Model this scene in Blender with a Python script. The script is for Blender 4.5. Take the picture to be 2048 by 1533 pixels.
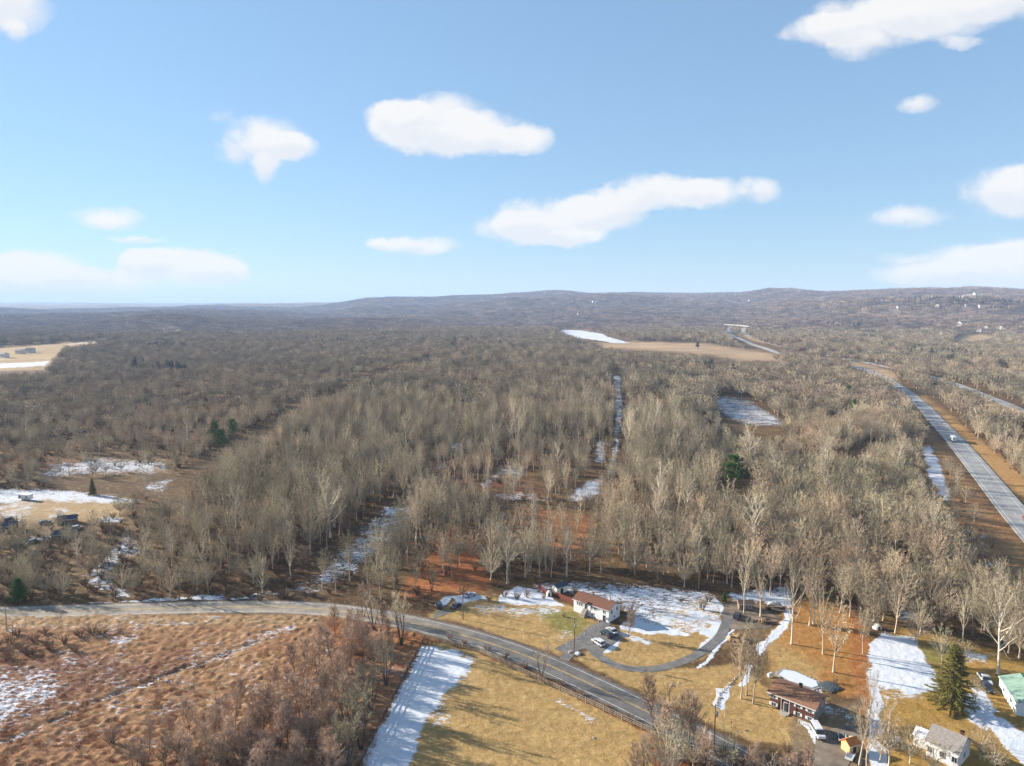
import bpy, bmesh, math, random
import numpy as np
from mathutils import Vector, Matrix
R = math.radians
scene = bpy.context.scene
for o in list(bpy.data.objects): bpy.data.objects.remove(o)

# ------------------------------------------------------------------ camera
F, CX, CY, TH, H = 1420.0, 1024.0, 766.5, R(6.5), 100.0      # drone at 100 m, 6.5 degrees down
cT, sT = math.cos(TH), math.sin(TH)
cam_d = bpy.data.cameras.new('camera'); cam = bpy.data.objects.new('camera', cam_d)
scene.collection.objects.link(cam); scene.camera = cam
cam_d.sensor_width = 36; cam_d.lens = 36 * F / 2048; cam_d.clip_start = 1; cam_d.clip_end = 90000
cam.location = (0, 0, H); cam.rotation_euler = (R(90) - TH, 0, 0)

# ------------------------------------------------------------------ light, sky, exposure
SUN_EL = R(18.5)
SUN_AZ = math.atan2(-0.915, 0.404)                            # clockwise from +Y: sun low on the left, ahead
EXPO = 1.5
sd = bpy.data.lights.new('sun', 'SUN'); so = bpy.data.objects.new('sun', sd); scene.collection.objects.link(so)
sd.energy = 5.0; sd.angle = R(0.6); sd.color = (1.0, 0.91, 0.78)
sdir = Vector((math.sin(SUN_AZ) * math.cos(SUN_EL), math.cos(SUN_AZ) * math.cos(SUN_EL), math.sin(SUN_EL)))
so.rotation_euler = (-sdir).to_track_quat('-Z', 'Y').to_euler(); so.location = (-200, 100, 300)
vs = scene.view_settings
vs.view_transform = 'Standard'; vs.look = 'None'; vs.exposure = EXPO; vs.gamma = 1; vs.use_curve_mapping = False
cy = scene.cycles
cy.max_bounces = 4; cy.diffuse_bounces = 2; cy.glossy_bounces = 2; cy.transmission_bounces = 2
cy.transparent_max_bounces = 4; cy.volume_bounces = 0; cy.use_denoising = True; cy.use_adaptive_sampling = True; cy.adaptive_threshold = .015
cy.caustics_reflective = False; cy.caustics_refractive = False
try: cy.denoiser = 'OPENIMAGEDENOISE'; cy.denoising_prefilter = 'NONE'
except Exception: pass

class NT:
    """tiny helper to write node trees"""
    def __init__(s, tree): s.t = tree; s.l = tree.links
    def n(s, ty, **kw):
        nd = s.t.nodes.new(ty)
        for k, v in kw.items(): setattr(nd, k, v)
        return nd
    def put(s, sock, v):
        if v is None: return
        if isinstance(v, bpy.types.NodeSocket): s.l.new(v, sock)
        elif isinstance(v, (tuple, list)) and sock.type == 'RGBA' and len(v) == 3: sock.default_value = (*v, 1)
        else: sock.default_value = v
    def m(s, op, a, b=None, c=None, clamp=False):
        nd = s.n('ShaderNodeMath', operation=op, use_clamp=clamp)
        s.put(nd.inputs[0], a); s.put(nd.inputs[1], b); s.put(nd.inputs[2], c)
        return nd.outputs[0]
    def mix(s, f, a, b, mode='MIX'):
        nd = s.n('ShaderNodeMix', data_type='RGBA', blend_type=mode)
        s.put(nd.inputs[0], f); s.put(nd.inputs[6], a); s.put(nd.inputs[7], b)
        return nd.outputs[2]
    def noise(s, vec, scale, det=3, rough=.55, dist=0.0):
        nd = s.n('ShaderNodeTexNoise'); s.put(nd.inputs['Vector'], vec)
        nd.inputs['Scale'].default_value = scale; nd.inputs['Detail'].default_value = det
        nd.inputs['Roughness'].default_value = rough; nd.inputs['Distortion'].default_value = dist
        return nd.outputs['Fac']
    def mr(s, v, a, b, c=0., d=1., smooth=True):
        nd = s.n('ShaderNodeMapRange', interpolation_type='SMOOTHSTEP' if smooth else 'LINEAR')
        for i, q in enumerate((v, a, b, c, d)): s.put(nd.inputs[i], q)
        return nd.outputs[0]

world = bpy.data.worlds.new('World'); scene.world = world; world.use_nodes = True
def build_world():
    t = world.node_tree; t.nodes.clear(); N = NT(t)
    sky = N.n('ShaderNodeTexSky', sky_type='NISHITA', sun_disc=False)
    sky.sun_elevation = SUN_EL; sky.sun_rotation = SUN_AZ
    sky.altitude = 200; sky.air_density = 1.0; sky.dust_density = 0.0; sky.ozone_density = 6.0
    tc = N.n('ShaderNodeTexCoord').outputs['Generated']
    sep = N.n('ShaderNodeSeparateXYZ'); N.put(sep.inputs[0], tc)
    X, Y, Z = sep.outputs
    yy = N.m('MAXIMUM', Y, 0.05)
    U = N.m('DIVIDE', X, yy); V = N.m('DIVIDE', Z, yy)
    # wobble the coordinates so that cloud edges are ragged
    n1 = N.n('ShaderNodeTexNoise'); N.put(n1.inputs['Vector'], tc); n1.inputs['Scale'].default_value = 26; n1.inputs['Detail'].default_value = 7; n1.inputs['Roughness'].default_value = .58
    n2 = N.n('ShaderNodeTexNoise'); N.put(n2.inputs['Vector'], tc); n2.inputs['Scale'].default_value = 7; n2.inputs['Detail'].default_value = 2
    s1 = N.n('ShaderNodeSeparateColor'); N.put(s1.inputs[0], n1.outputs['Color'])
    s2 = N.n('ShaderNodeSeparateColor'); N.put(s2.inputs[0], n2.outputs['Color'])
    U2 = N.m('ADD', U, N.m('ADD', N.m('MULTIPLY_ADD', s1.outputs[0], .035, -.0175), N.m('MULTIPLY_ADD', s2.outputs[0], .06, -.03)))
    V2 = N.m('ADD', V, N.m('ADD', N.m('MULTIPLY_ADD', s1.outputs[1], .022, -.011), N.m('MULTIPLY_ADD', s2.outputs[1], .02, -.01)))
    UV = N.n('ShaderNodeCombineXYZ'); N.put(UV.inputs[0], U2); N.put(UV.inputs[1], V2)
    # cloud banks: bearing and height of each puff (tangents), half sizes, density
    puffs = [  # (px, py, rx, ry, density)
        (870, 235, 105, 45, 1), (800, 245, 75, 40, 1), (950, 270, 110, 42, 1), (1050, 282, 60, 28, .9), (880, 285, 110, 30, 1),
        (520, 285, 85, 50, .9), (575, 295, 60, 26, .8), (520, 335, 32, 30, .7), (440, 232, 30, 14, .35),
        (1110, 440, 130, 48, 1), (1040, 455, 100, 34, .9), (1210, 420, 90, 42, .9), (1320, 385, 120, 36, 1), (1420, 388, 70, 30, .9), (1525, 380, 45, 28, .75), (1150, 475, 60, 18, .8),
        (840, 490, 95, 18, .8), (770, 488, 30, 14, .7),
        (215, 440, 85, 26, .85), (280, 482, 60, 10, .7),
        (370, 535, 130, 38, 1.4), (300, 530, 60, 30, 1.1), (450, 545, 60, 28, 1.2), (60, 550, 130, 46, 1.3), (160, 570, 150, 36, 1.2), (-80, 560, 150, 60, .9),
        (30, 20, 90, 55, .9), (-60, -20, 120, 70, 1), (30, 70, 30, 22, .5),
        (1760, 45, 150, 48, .9), (1650, 65, 90, 30, .75), (1880, 25, 130, 50, .9), (1720, 98, 60, 28, .6), (1930, 85, 50, 14, .45), (1980, 0, 120, 40, .8),
        (1845, 208, 44, 20, .7), (1815, 436, 90, 24, .8),
        (2010, 385, 90, 52, .95), (2100, 380, 130, 60, .95), (1960, 530, 150, 40, 1.1), (2060, 525, 120, 50, 1.2), (1800, 520, 60, 16, .35), (1900, 555, 170, 26, .9),
        (2300, 120, 180, 70, .9), (-350, 250, 200, 70, .9), (2450, 500, 160, 50, .8), (-420, 480, 190, 60, .8), (600, -220, 220, 80, .9), (1300, -300, 200, 70, .8)]
    tot = None; und = None
    for (px, py, rx, ry, dn) in puffs:
        a, b = (px - CX) / F, (py - CY) / F
        dy, dz = cT - b * sT, -(sT + b * cT)
        u0, v0 = a / dy, dz / dy
        sx, sy = F / rx / 1.12, F / ry / 1.12
        e = N.n('ShaderNodeVectorMath', operation='MULTIPLY_ADD'); N.put(e.inputs[0], UV.outputs[0]); e.inputs[1].default_value = (sx, sy, 0); e.inputs[2].default_value = (-u0 * sx, -v0 * sy, 0)
        d = N.n('ShaderNodeVectorMath', operation='DOT_PRODUCT'); N.put(d.inputs[0], e.outputs[0]); N.put(d.inputs[1], e.outputs[0])
        f = N.m('SUBTRACT', 1.0, d.outputs['Value'], clamp=True)
        ev = N.n('ShaderNodeVectorMath', operation='DOT_PRODUCT'); N.put(ev.inputs[0], e.outputs[0]); ev.inputs[1].default_value = (0, 1, 0)
        und = N.m('MULTIPLY', f, ev.outputs['Value']) if und is None else N.m('MULTIPLY_ADD', f, ev.outputs['Value'], und)
        tot = N.m('MULTIPLY', f, dn) if tot is None else N.m('MULTIPLY_ADD', f, dn, tot)
    fr = N.m('MULTIPLY_ADD', n1.outputs['Fac'], 1.25, -.62)
    front = N.mr(N.m('ADD', tot, N.m('MULTIPLY', fr, N.mr(tot, 0, .25, 0, 1))), .02, .92)
    front = N.m('MULTIPLY', front, N.mr(Y, .1, .2))
    # the rest of the sky: the same scattered fair-weather clouds on a layer
    zz = N.m('MAXIMUM', Z, .06)
    cmb = N.n('ShaderNodeCombineXYZ'); N.put(cmb.inputs[0], N.m('DIVIDE', X, zz)); N.put(cmb.inputs[1], N.m('DIVIDE', Y, zz))
    lay = N.noise(cmb.outputs[0], .55, 5, .5)
    side = N.m('MAXIMUM', N.mr(N.m('ABSOLUTE', U), .95, 1.3), N.m('MAXIMUM', N.mr(V, .75, 1.0), N.mr(Y, .3, .1)))
    rest = N.m('MULTIPLY', N.mr(lay, .56, .68), N.m('MULTIPLY', side, N.mr(Z, .02, .12)))
    mask = N.m('MAXIMUM', front, rest)
    body = N.noise(tc, 16, 4, .5)
    lit = N.m('ADD', N.m('MULTIPLY', und, 1.1), N.m('MULTIPLY_ADD', body, 1.6, -.62))      # bright tops, greyer undersides
    ccol = N.mix(N.mr(lit, -.35, .35), (.87, .89, .935), (1.0, .985, .97))
    bg = N.n('ShaderNodeBackground'); bg.inputs['Strength'].default_value = SKY_S
    cl = N.n('ShaderNodeMix', data_type='RGBA', blend_type='MIX')
    k = CLOUD_L / SKY_S
    sc = N.n('ShaderNodeVectorMath', operation='SCALE'); N.put(sc.inputs[0], ccol); sc.inputs[3].default_value = k
    gm = N.n('ShaderNodeGamma'); N.put(gm.inputs[0], sky.outputs[0]); gm.inputs[1].default_value = SKY_G      # softer range, as in thin high haze
    tint = N.mix(1.0, gm.outputs[0], SKY_T, 'MULTIPLY')
    N.put(cl.inputs[0], N.m('MULTIPLY', mask, .93)); N.put(cl.inputs[6], tint); N.put(cl.inputs[7], sc.outputs[0])
    N.put(bg.inputs[0], cl.outputs[2])
    out = N.n('ShaderNodeOutputWorld'); N.l.new(bg.outputs[0], out.inputs[0])
SKY_S = 0.138; CLOUD_L = 0.350; SKY_G = .48; SKY_T = (.85, .965, 1.06)
build_world()
world.cycles.sampling_method = 'MANUAL'; world.cycles.sample_map_resolution = 256

# ------------------------------------------------------------------ geometry helpers
rng = np.random.default_rng(7)
def ray(px, py):
    a = (px - CX) / F; b = (py - CY) / F
    return a, cT - b * sT, -(sT + b * cT)
def G(px, py, z=0.0):
    """point at height z seen at a pixel of the photograph"""
    a, y, d = ray(px, py); t = (H - z) / (-d)
    return a * t, y * t
def proj(x, y, z):
    """photograph pixel of world points (numpy)"""
    dz = z - H; zc = np.maximum(y * cT - dz * sT, 1e-3); yc = -y * sT - dz * cT
    return CX + F * x / zc, CY + F * yc / zc
def smooth(a, b, x):
    t = np.clip((x - a) / (b - a), 0, 1); return t * t * (3 - 2 * t)
def vnoise(x, y, seed=0):
    xi = np.floor(x); yi = np.floor(y); fx = x - xi; fy = y - yi
    def hsh(i, j):
        n = np.sin(i * 127.1 + j * 311.7 + seed * 74.7) * 43758.5453
        return n - np.floor(n)
    fx = fx * fx * (3 - 2 * fx); fy = fy * fy * (3 - 2 * fy)
    a = hsh(xi, yi); b = hsh(xi + 1, yi); c = hsh(xi, yi + 1); d = hsh(xi + 1, yi + 1)
    return (a * (1 - fx) + b * fx) * (1 - fy) + (c * (1 - fx) + d * fx) * fy
def fbm(x, y, seed=0, o=3):
    s = 0; a = .5
    for k in range(o): s = s + a * vnoise(x * 2 ** k, y * 2 ** k, seed + k); a *= .5
    return s / (1 - .5 ** o)

SKYLINE = np.array([(-900, 600), (-300, 602), (0, 606), (400, 607), (600, 607), (690, 606), (735, 599), (790, 596.5), (860, 597.5), (910, 593), (1000, 590.5), (1040, 588),
    (1075, 585), (1110, 583), (1140, 584), (1180, 588.5), (1260, 587), (1330, 589), (1400, 590), (1480, 589), (1540, 583), (1580, 583), (1640, 589), (1700, 588), (1800, 584),
    (1860, 583), (1890, 584), (1940, 580), (1990, 583), (2048, 586), (2500, 590), (3000, 595)], float)
HILLS = [  # px, py of the top, distance, half width (m), half depth (m)
    (110, 609.5, 12000, 900, 700), (215, 616, 8600, 600, 500), (410, 611, 9500, 700, 600), (520, 610, 10500, 800, 500), (330, 631, 3400, 190, 260),
    (600, 621, 5600, 700, 400), (-120, 612, 9500, 800, 600), (60, 622, 7200, 800, 420), (950, 621, 5400, 800, 420), (1230, 619, 5600, 700, 420), (760, 631, 3900, 500, 300),
    (1650, 622, 4200, 500, 380), (1950, 618, 3900, 500, 400), (1330, 632, 3500, 400, 280), (1100, 634, 3300, 420, 260), (1800, 640, 2900, 420, 250), (2150, 622, 3600, 500, 420)]
def hgt(x, y):
    x = np.asarray(x, float); y = np.asarray(y, float)
    r = np.hypot(x, y); h = np.zeros_like(r)
    yp = np.maximum(y, 1.0)
    px = CX + F * (x / yp) / cT; px = np.where(y > 0, px, np.where(x > 0, 3000, -900)); px = np.clip(px, -900, 3000)
    py = np.interp(px, SKYLINE[:, 0], SKYLINE[:, 1])
    D0 = np.interp(px, [-900, 500, 700, 1480, 1700, 3000], [21000, 21000, 8800, 8000, 6000, 5600])
    tan = np.abs((py - CY) / F); el = np.arctan((CY - py) / F) - TH
    top = H + D0 * np.tan(el) - 6
    u = r / D0
    prof = smooth(.42, 1.0, u) ** 1.15 * (1 - .25 * smooth(1.02, 1.6, u))
    h += np.maximum(top, 0) * prof
    bump = (fbm(x / 1100., y / 1100., 3) - .5) * 120 + (fbm(x / 380., y / 380., 9) - .5) * 34
    h += bump * smooth(1900, 4200, r) * (1 - .85 * smooth(.8, .98, u) * (1 - smooth(1.02, 1.15, u)))
    h += (fbm(x / 260., y / 260., 5) - .5) * 11 * smooth(420, 1000, r)
    h += 13 * np.exp(-((x + 40) / 330) ** 2 - ((y - 950) / 380) ** 2)          # the low wooded rise in the middle
    for (hx, hy, D, w, d) in HILLS:
        a, yy, zz = ray(hx, hy); ux, uy = a / yy, 1.0; L = math.hypot(ux, uy); ux /= L; uy /= L
        tp = H + D * zz / math.hypot(a, yy) - (0 if D > 5000 else 8)
        base = 8 + 0.35 * D / 1000
        al = x * ux + y * uy - D; ac = x * uy - y * ux
        h += max(tp - base, 3) * np.exp(-(al / d) ** 2 - (ac / w) ** 2)
    return h
def hz(x, y): return float(hgt(np.array([x]), np.array([y]))[0])
_T = np.concatenate([np.linspace(120, 1500, 700), np.geomspace(1505, 24000, 900)])
def GT(px, py):
    """first hit of a pixel's line of sight with the terrain"""
    a, y, d = ray(px, py); n = math.sqrt(a * a + y * y + d * d); a, y, d = a / n, y / n, d / n
    zz = H + d * _T - hgt(a * _T, y * _T)
    k = np.argmax(zz < 0)
    if zz[k] >= 0: k = len(_T) - 1
    t0, t1, z0, z1 = _T[k - 1], _T[k], zz[k - 1], zz[k]
    t = t0 + (t1 - t0) * (z0 / (z0 - z1) if z0 != z1 else 0)
    return a * t, y * t
def pmask(PX, PY, poly, soft):
    poly = np.asarray(poly, float); out = np.zeros_like(PX)
    lo = poly.min(0) - soft; hi = poly.max(0) + soft
    idx = np.nonzero((PX > lo[0]) & (PX < hi[0]) & (PY > lo[1]) & (PY < hi[1]))[0]
    if len(idx) == 0: return out
    x = PX[idx]; y = PY[idx]; ins = np.zeros(len(idx), bool); dm = np.full(len(idx), 1e9)
    n = len(poly)
    for i in range(n):
        x0, y0 = poly[i]; x1, y1 = poly[(i + 1) % n]
        c = ((y0 > y) != (y1 > y)) & (x < (x1 - x0) * (y - y0) / (y1 - y0 + 1e-12) + x0); ins ^= c
        ex, ey = x1 - x0, y1 - y0; t = np.clip(((x - x0) * ex + (y - y0) * ey) / (ex * ex + ey * ey + 1e-9), 0, 1)
        dm = np.minimum(dm, np.hypot(x - x0 - t * ex, y - y0 - t * ey))
    out[idx] = smooth(-soft, soft, np.where(ins, dm, -dm))
    return out
def pline(PX, PY, pts, w, soft):
    """mask of a band of half width w (pixels) along a polyline"""
    dm = np.full(PX.shape, 1e9); pts = np.asarray(pts, float)
    w = np.broadcast_to(np.asarray(w, float), (len(pts),))
    lo = pts.min(0) - w.max() - soft; hi = pts.max(0) + w.max() + soft
    idx = np.nonzero((PX > lo[0]) & (PX < hi[0]) & (PY > lo[1]) & (PY < hi[1]))[0]
    out = np.zeros_like(PX)
    if len(idx) == 0: return out
    x = PX[idx]; y = PY[idx]; dm = np.full(len(idx), 1e9)
    for i in range(len(pts) - 1):
        x0, y0 = pts[i]; ex, ey = pts[i + 1] - pts[i]
        t = np.clip(((x - x0) * ex + (y - y0) * ey) / (ex * ex + ey * ey + 1e-9), 0, 1)
        dm = np.minimum(dm, np.hypot(x - x0 - t * ex, y - y0 - t * ey) - (w[i] + (w[i + 1] - w[i]) * t))
    out[idx] = smooth(soft, -soft, dm)
    return out
def lin(r, g, b, k=1.0):
    f = lambda c: ((c / 255 + .055) / 1.055) ** 2.4 if c > 10 else c / 255 / 12.92
    return (f(r) * k, f(g) * k, f(b) * k)
def mesh_np(name, co, faces, mat=None, smooth_sh=False):
    """mesh from numpy vertices and an (n,k) face array or list of such arrays"""
    me = bpy.data.meshes.new(name)
    if not isinstance(faces, list): faces = [faces]
    faces = [np.asarray(f, np.int32) for f in faces if len(f)]
    co = np.asarray(co, np.float32)
    me.vertices.add(len(co)); me.vertices.foreach_set('co', co.ravel())
    nl = sum(f.size for f in faces); npoly = sum(len(f) for f in faces)
    me.loops.add(nl); me.loops.foreach_set('vertex_index', np.concatenate([f.ravel() for f in faces]))
    me.polygons.add(npoly)
    tot = np.concatenate([np.full(len(f), f.shape[1], np.int32) for f in faces])
    me.polygons.foreach_set('loop_start', np.concatenate([[0], np.cumsum(tot)[:-1]]).astype(np.int32))
    me.polygons.foreach_set('use_smooth', np.full(npoly, smooth_sh))
    me.update(calc_edges=True)
    if mat: me.materials.append(mat)
    return me
def link(name, me, parent=None, loc=None, rot=None):
    o = bpy.data.objects.new(name, me); scene.collection.objects.link(o)
    if parent: o.parent = parent
    if loc is not None: o.location = loc
    if rot is not None: o.rotation_euler = rot
    return o
def tag(o, label=None, cat=None, group=None, kind=None):
    if label: o['label'] = label
    if cat: o['category'] = cat
    if group: o['group'] = group
    if kind: o['kind'] = kind
    return o
def empty(name, x, y, rz=0.0, z=None):
    o = bpy.data.objects.new(name, None); scene.collection.objects.link(o); o.empty_display_size = .3
    o.location = (x, y, hz(x, y) if z is None else z); o.rotation_euler = (0, 0, rz)
    return o

def mat_new(name, rough=.8, spec=.3):
    m = bpy.data.materials.new(name); m.use_nodes = True; t = m.node_tree; t.nodes.clear(); N = NT(t)
    b = N.n('ShaderNodeBsdfPrincipled'); o = N.n('ShaderNodeOutputMaterial'); N.l.new(b.outputs[0], o.inputs[0])
    b.inputs['Roughness'].default_value = rough; b.inputs['Specular IOR Level'].default_value = spec
    return m, N, b
def simple(name, col, rough=.7, spec=.3, var=.12, scale=3.0, metal=0.0, coat=0.0):
    """plain surface colour with a little weathering"""
    m, N, b = mat_new(name, rough, spec)
    tc = N.n('ShaderNodeTexCoord').outputs['Object']
    n = N.noise(tc, scale, 4, .6)
    dark = tuple(c * (1 - 1.6 * var) for c in col); lite = tuple(min(c * (1 + var), .95) for c in col)
    N.put(b.inputs['Base Color'], N.mix(N.mr(n, .3, .7), dark, lite))
    b.inputs['Metallic'].default_value = metal
    if coat: b.inputs['Coat Weight'].default_value = coat; b.inputs['Coat Roughness'].default_value = .08
    return m
# ------------------------------------------------------------------ ground sheet
LITTER = lin(112, 84, 62, .62); ORANGE = lin(184, 136, 102, .80); TAN = lin(204, 168, 110, .86); RUST = lin(165, 98, 60, .75); GREEN = lin(160, 155, 84, .75)
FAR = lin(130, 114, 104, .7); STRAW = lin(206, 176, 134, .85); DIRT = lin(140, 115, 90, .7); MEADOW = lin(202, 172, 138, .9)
PX_HW1 = [(2330, 1390), (2180, 1195), (2048, 1048), (1990, 978), (1930, 905), (1880, 850), (1840, 808), (1800, 776), (1768, 756), (1735, 742), (1690, 729), (1640, 720), (1572, 709), (1530, 697), (1500, 687), (1475, 676), (1460, 667), (1456, 660), (1462, 654), (1478, 648.5)]
PX_HW2 = [(2400, 1010), (2200, 890), (2048, 824), (1990, 800), (1940, 780), (1890, 762), (1830, 745), (1760, 731), (1700, 720), (1640, 708), (1590, 698), (1545, 688), (1510, 677), (1492, 668), (1486, 661), (1490, 655), (1500, 649.5)]
ROAD_N = [(-200, 1226), (0, 1216), (200, 1210), (400, 1203.5), (560, 1203), (680, 1209), (760, 1221), (860, 1238), (1000, 1272), (1130, 1318), (1280, 1390), (1420, 1456), (1520, 1508), (1640, 1575)]
ROAD_S = [(-200, 1252), (0, 1241), (200, 1237), (400, 1231), (560, 1229.5), (660, 1234), (740, 1249), (830, 1267), (950, 1300), (1080, 1352), (1210, 1415), (1340, 1478), (1430, 1530), (1530, 1590)]
# (polygon in photograph pixels, colour, soft edge)
ZONES = [
    ([(-300, 1236), (400, 1228), (660, 1232), (760, 1250), (850, 1272), (720, 1560), (-300, 1560)], ORANGE, 6),
    ([(-100, 1232), (300, 1232), (640, 1230), (700, 1245), (560, 1252), (250, 1256), (-100, 1260)], lin(194, 158, 118, .8), 8),
    ([(180, 1310), (300, 1330), (360, 1300), (420, 1330), (330, 1370), (200, 1370), (120, 1420), (-40, 1500), (-60, 1300), (60, 1290)], lin(150, 100, 80, .75), 22),
    ([(640, 1235), (760, 1250), (850, 1272), (1000, 1318), (1300, 1462), (1440, 1560), (1290, 1560), (1050, 1350), (880, 1285), (845, 1290), (720, 1330), (650, 1270)], RUST, 8),
    ([(852, 1290), (890, 1283), (1000, 1325), (1130, 1385), (1300, 1470), (1300, 1560), (715, 1560)], TAN, 4),
    ([(860, 1232), (905, 1205), (960, 1192), (1080, 1188), (1150, 1215), (1205, 1250), (1150, 1290), (1120, 1312), (1000, 1270), (900, 1240)], TAN, 4),
    ([(1075, 1222), (1150, 1222), (1180, 1248), (1150, 1275), (1110, 1262)], GREEN, 10),
    ([(1150, 1318), (1210, 1290), (1240, 1260), (1420, 1190), (1450, 1240), (1440, 1290), (1400, 1320), (1330, 1340), (1460, 1330), (1500, 1350), (1540, 1380), (1640, 1400), (1660, 1470), (1600, 1500), (1500, 1480), (1280, 1385)], TAN, 5),
    ([(1570, 1215), (1640, 1195), (1730, 1245), (1740, 1300), (1735, 1400), (1650, 1380), (1540, 1340), (1540, 1270)], lin(200, 138, 72, .8), 6),
    ([(1540, 1270), (1640, 1330), (1640, 1400), (1540, 1360)], TAN, 20),
    ([(1700, 1225), (1735, 1250), (1745, 1400), (1765, 1560), (1722, 1560), (1715, 1400), (1700, 1330)], lin(196, 122, 68, .8), 5),
    ([(1745, 1280), (1830, 1255), (1960, 1290), (2060, 1330), (2100, 1560), (1760, 1560)], lin(202, 160, 84, .8), 6),
    ([(1830, 1290), (1900, 1290), (1930, 1320), (1850, 1330)], GREEN, 12),
    ([(1590, 1430), (1660, 1410), (1720, 1400), (1740, 1560), (1560, 1560)], lin(150, 132, 112, .7), 8),
    ([(1440, 1205), (1520, 1195), (1560, 1215), (1520, 1290), (1450, 1300), (1440, 1250)], DIRT, 8),
    # forest floor that shows in openings
    ([(800, 1195), (860, 1100), (900, 1040), (960, 1090), (980, 1170), (940, 1190), (870, 1195)], lin(190, 112, 68, .8), 14),
    ([(1010, 1030), (1060, 1020), (1190, 1040), (1180, 1100), (1060, 1110), (1000, 1090)], lin(185, 115, 72, .8), 14),
    ([(840, 930), (960, 960), (1060, 950), (1090, 990), (980, 1010), (880, 1000)], lin(150, 100, 75, .75), 16),
    ([(-50, 905), (170, 890), (160, 930), (-50, 950)], lin(170, 120, 80, .7), 14),
    ([(60, 990), (260, 1000), (230, 1040), (-50, 1075), (-50, 1030)], STRAW, 10),
    ([(-50, 1035), (200, 1040), (200, 1120), (-50, 1120)], lin(150, 124, 96, .65), 16),
    ([(1905, 1080), (2000, 1030), (2060, 1120), (2060, 1230), (1960, 1180)], lin(188, 128, 82, .8), 18),
    ([(1790, 790), (1850, 850), (1960, 990), (2080, 1130), (2080, 1240), (1960, 1160), (1900, 1050), (1840, 910)], lin(172, 128, 88, .78), 14),
    # motorway verges and median
    ([(1790, 775), (1850, 795), (1900, 830), (1990, 905), (2060, 945), (2060, 1000), (1990, 960), (1900, 860)], lin(206, 158, 100, .85), 8),
    ([(1690, 722), (1740, 730), (1790, 745), (1800, 765), (1760, 752), (1700, 735)], MEADOW, 4),
    ([(1860, 755), (1960, 790), (2060, 835), (2060, 850), (1940, 800), (1850, 765)], STRAW, 4),
    # far meadows and fields
    ([(1150, 690), (1280, 683), (1400, 686), (1460, 695), (1570, 712), (1555, 722), (1480, 722), (1420, 710), (1300, 701), (1160, 695)], MEADOW, 5),
    ([(-80, 700), (60, 690), (215, 679), (225, 684), (130, 697), (110, 715), (90, 740), (-80, 745)], STRAW, 2),
    ([(1470, 654), (1500, 656), (1498, 670), (1530, 688), (1500, 680), (1468, 664)], lin(200, 165, 105, .85), 2),
    ([(1905, 675), (1960, 669), (2000, 676), (1960, 684), (1905, 682)], STRAW, 2),
    ([(1630, 610), (1700, 599), (1705, 602), (1650, 612)], STRAW, 1.5),
    ([(1815, 600), (1870, 587), (1880, 590), (1830, 605)], STRAW, 1.5), ([(1900, 596), (1950, 586), (1975, 588), (1930, 602)], STRAW, 1.5), ([(1740, 603), (1775, 599), (1778, 602), (1745, 606)], STRAW, 1.2),
    ([(735, 660), (790, 653), (800, 659), (760, 663)], STRAW, 1.5), ([(1550, 620), (1580, 613), (1590, 616), (1600, 624), (1585, 620)], lin(190, 150, 120, .8), 1.2),
    ([(300, 661), (340, 656), (362, 657), (370, 661), (330, 663)], lin(225, 205, 185, .85), 1.5),
    ([(1690, 660), (1760, 675), (1830, 690), (1800, 694), (1700, 672)], lin(190, 160, 125, .8), 2),
]
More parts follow.
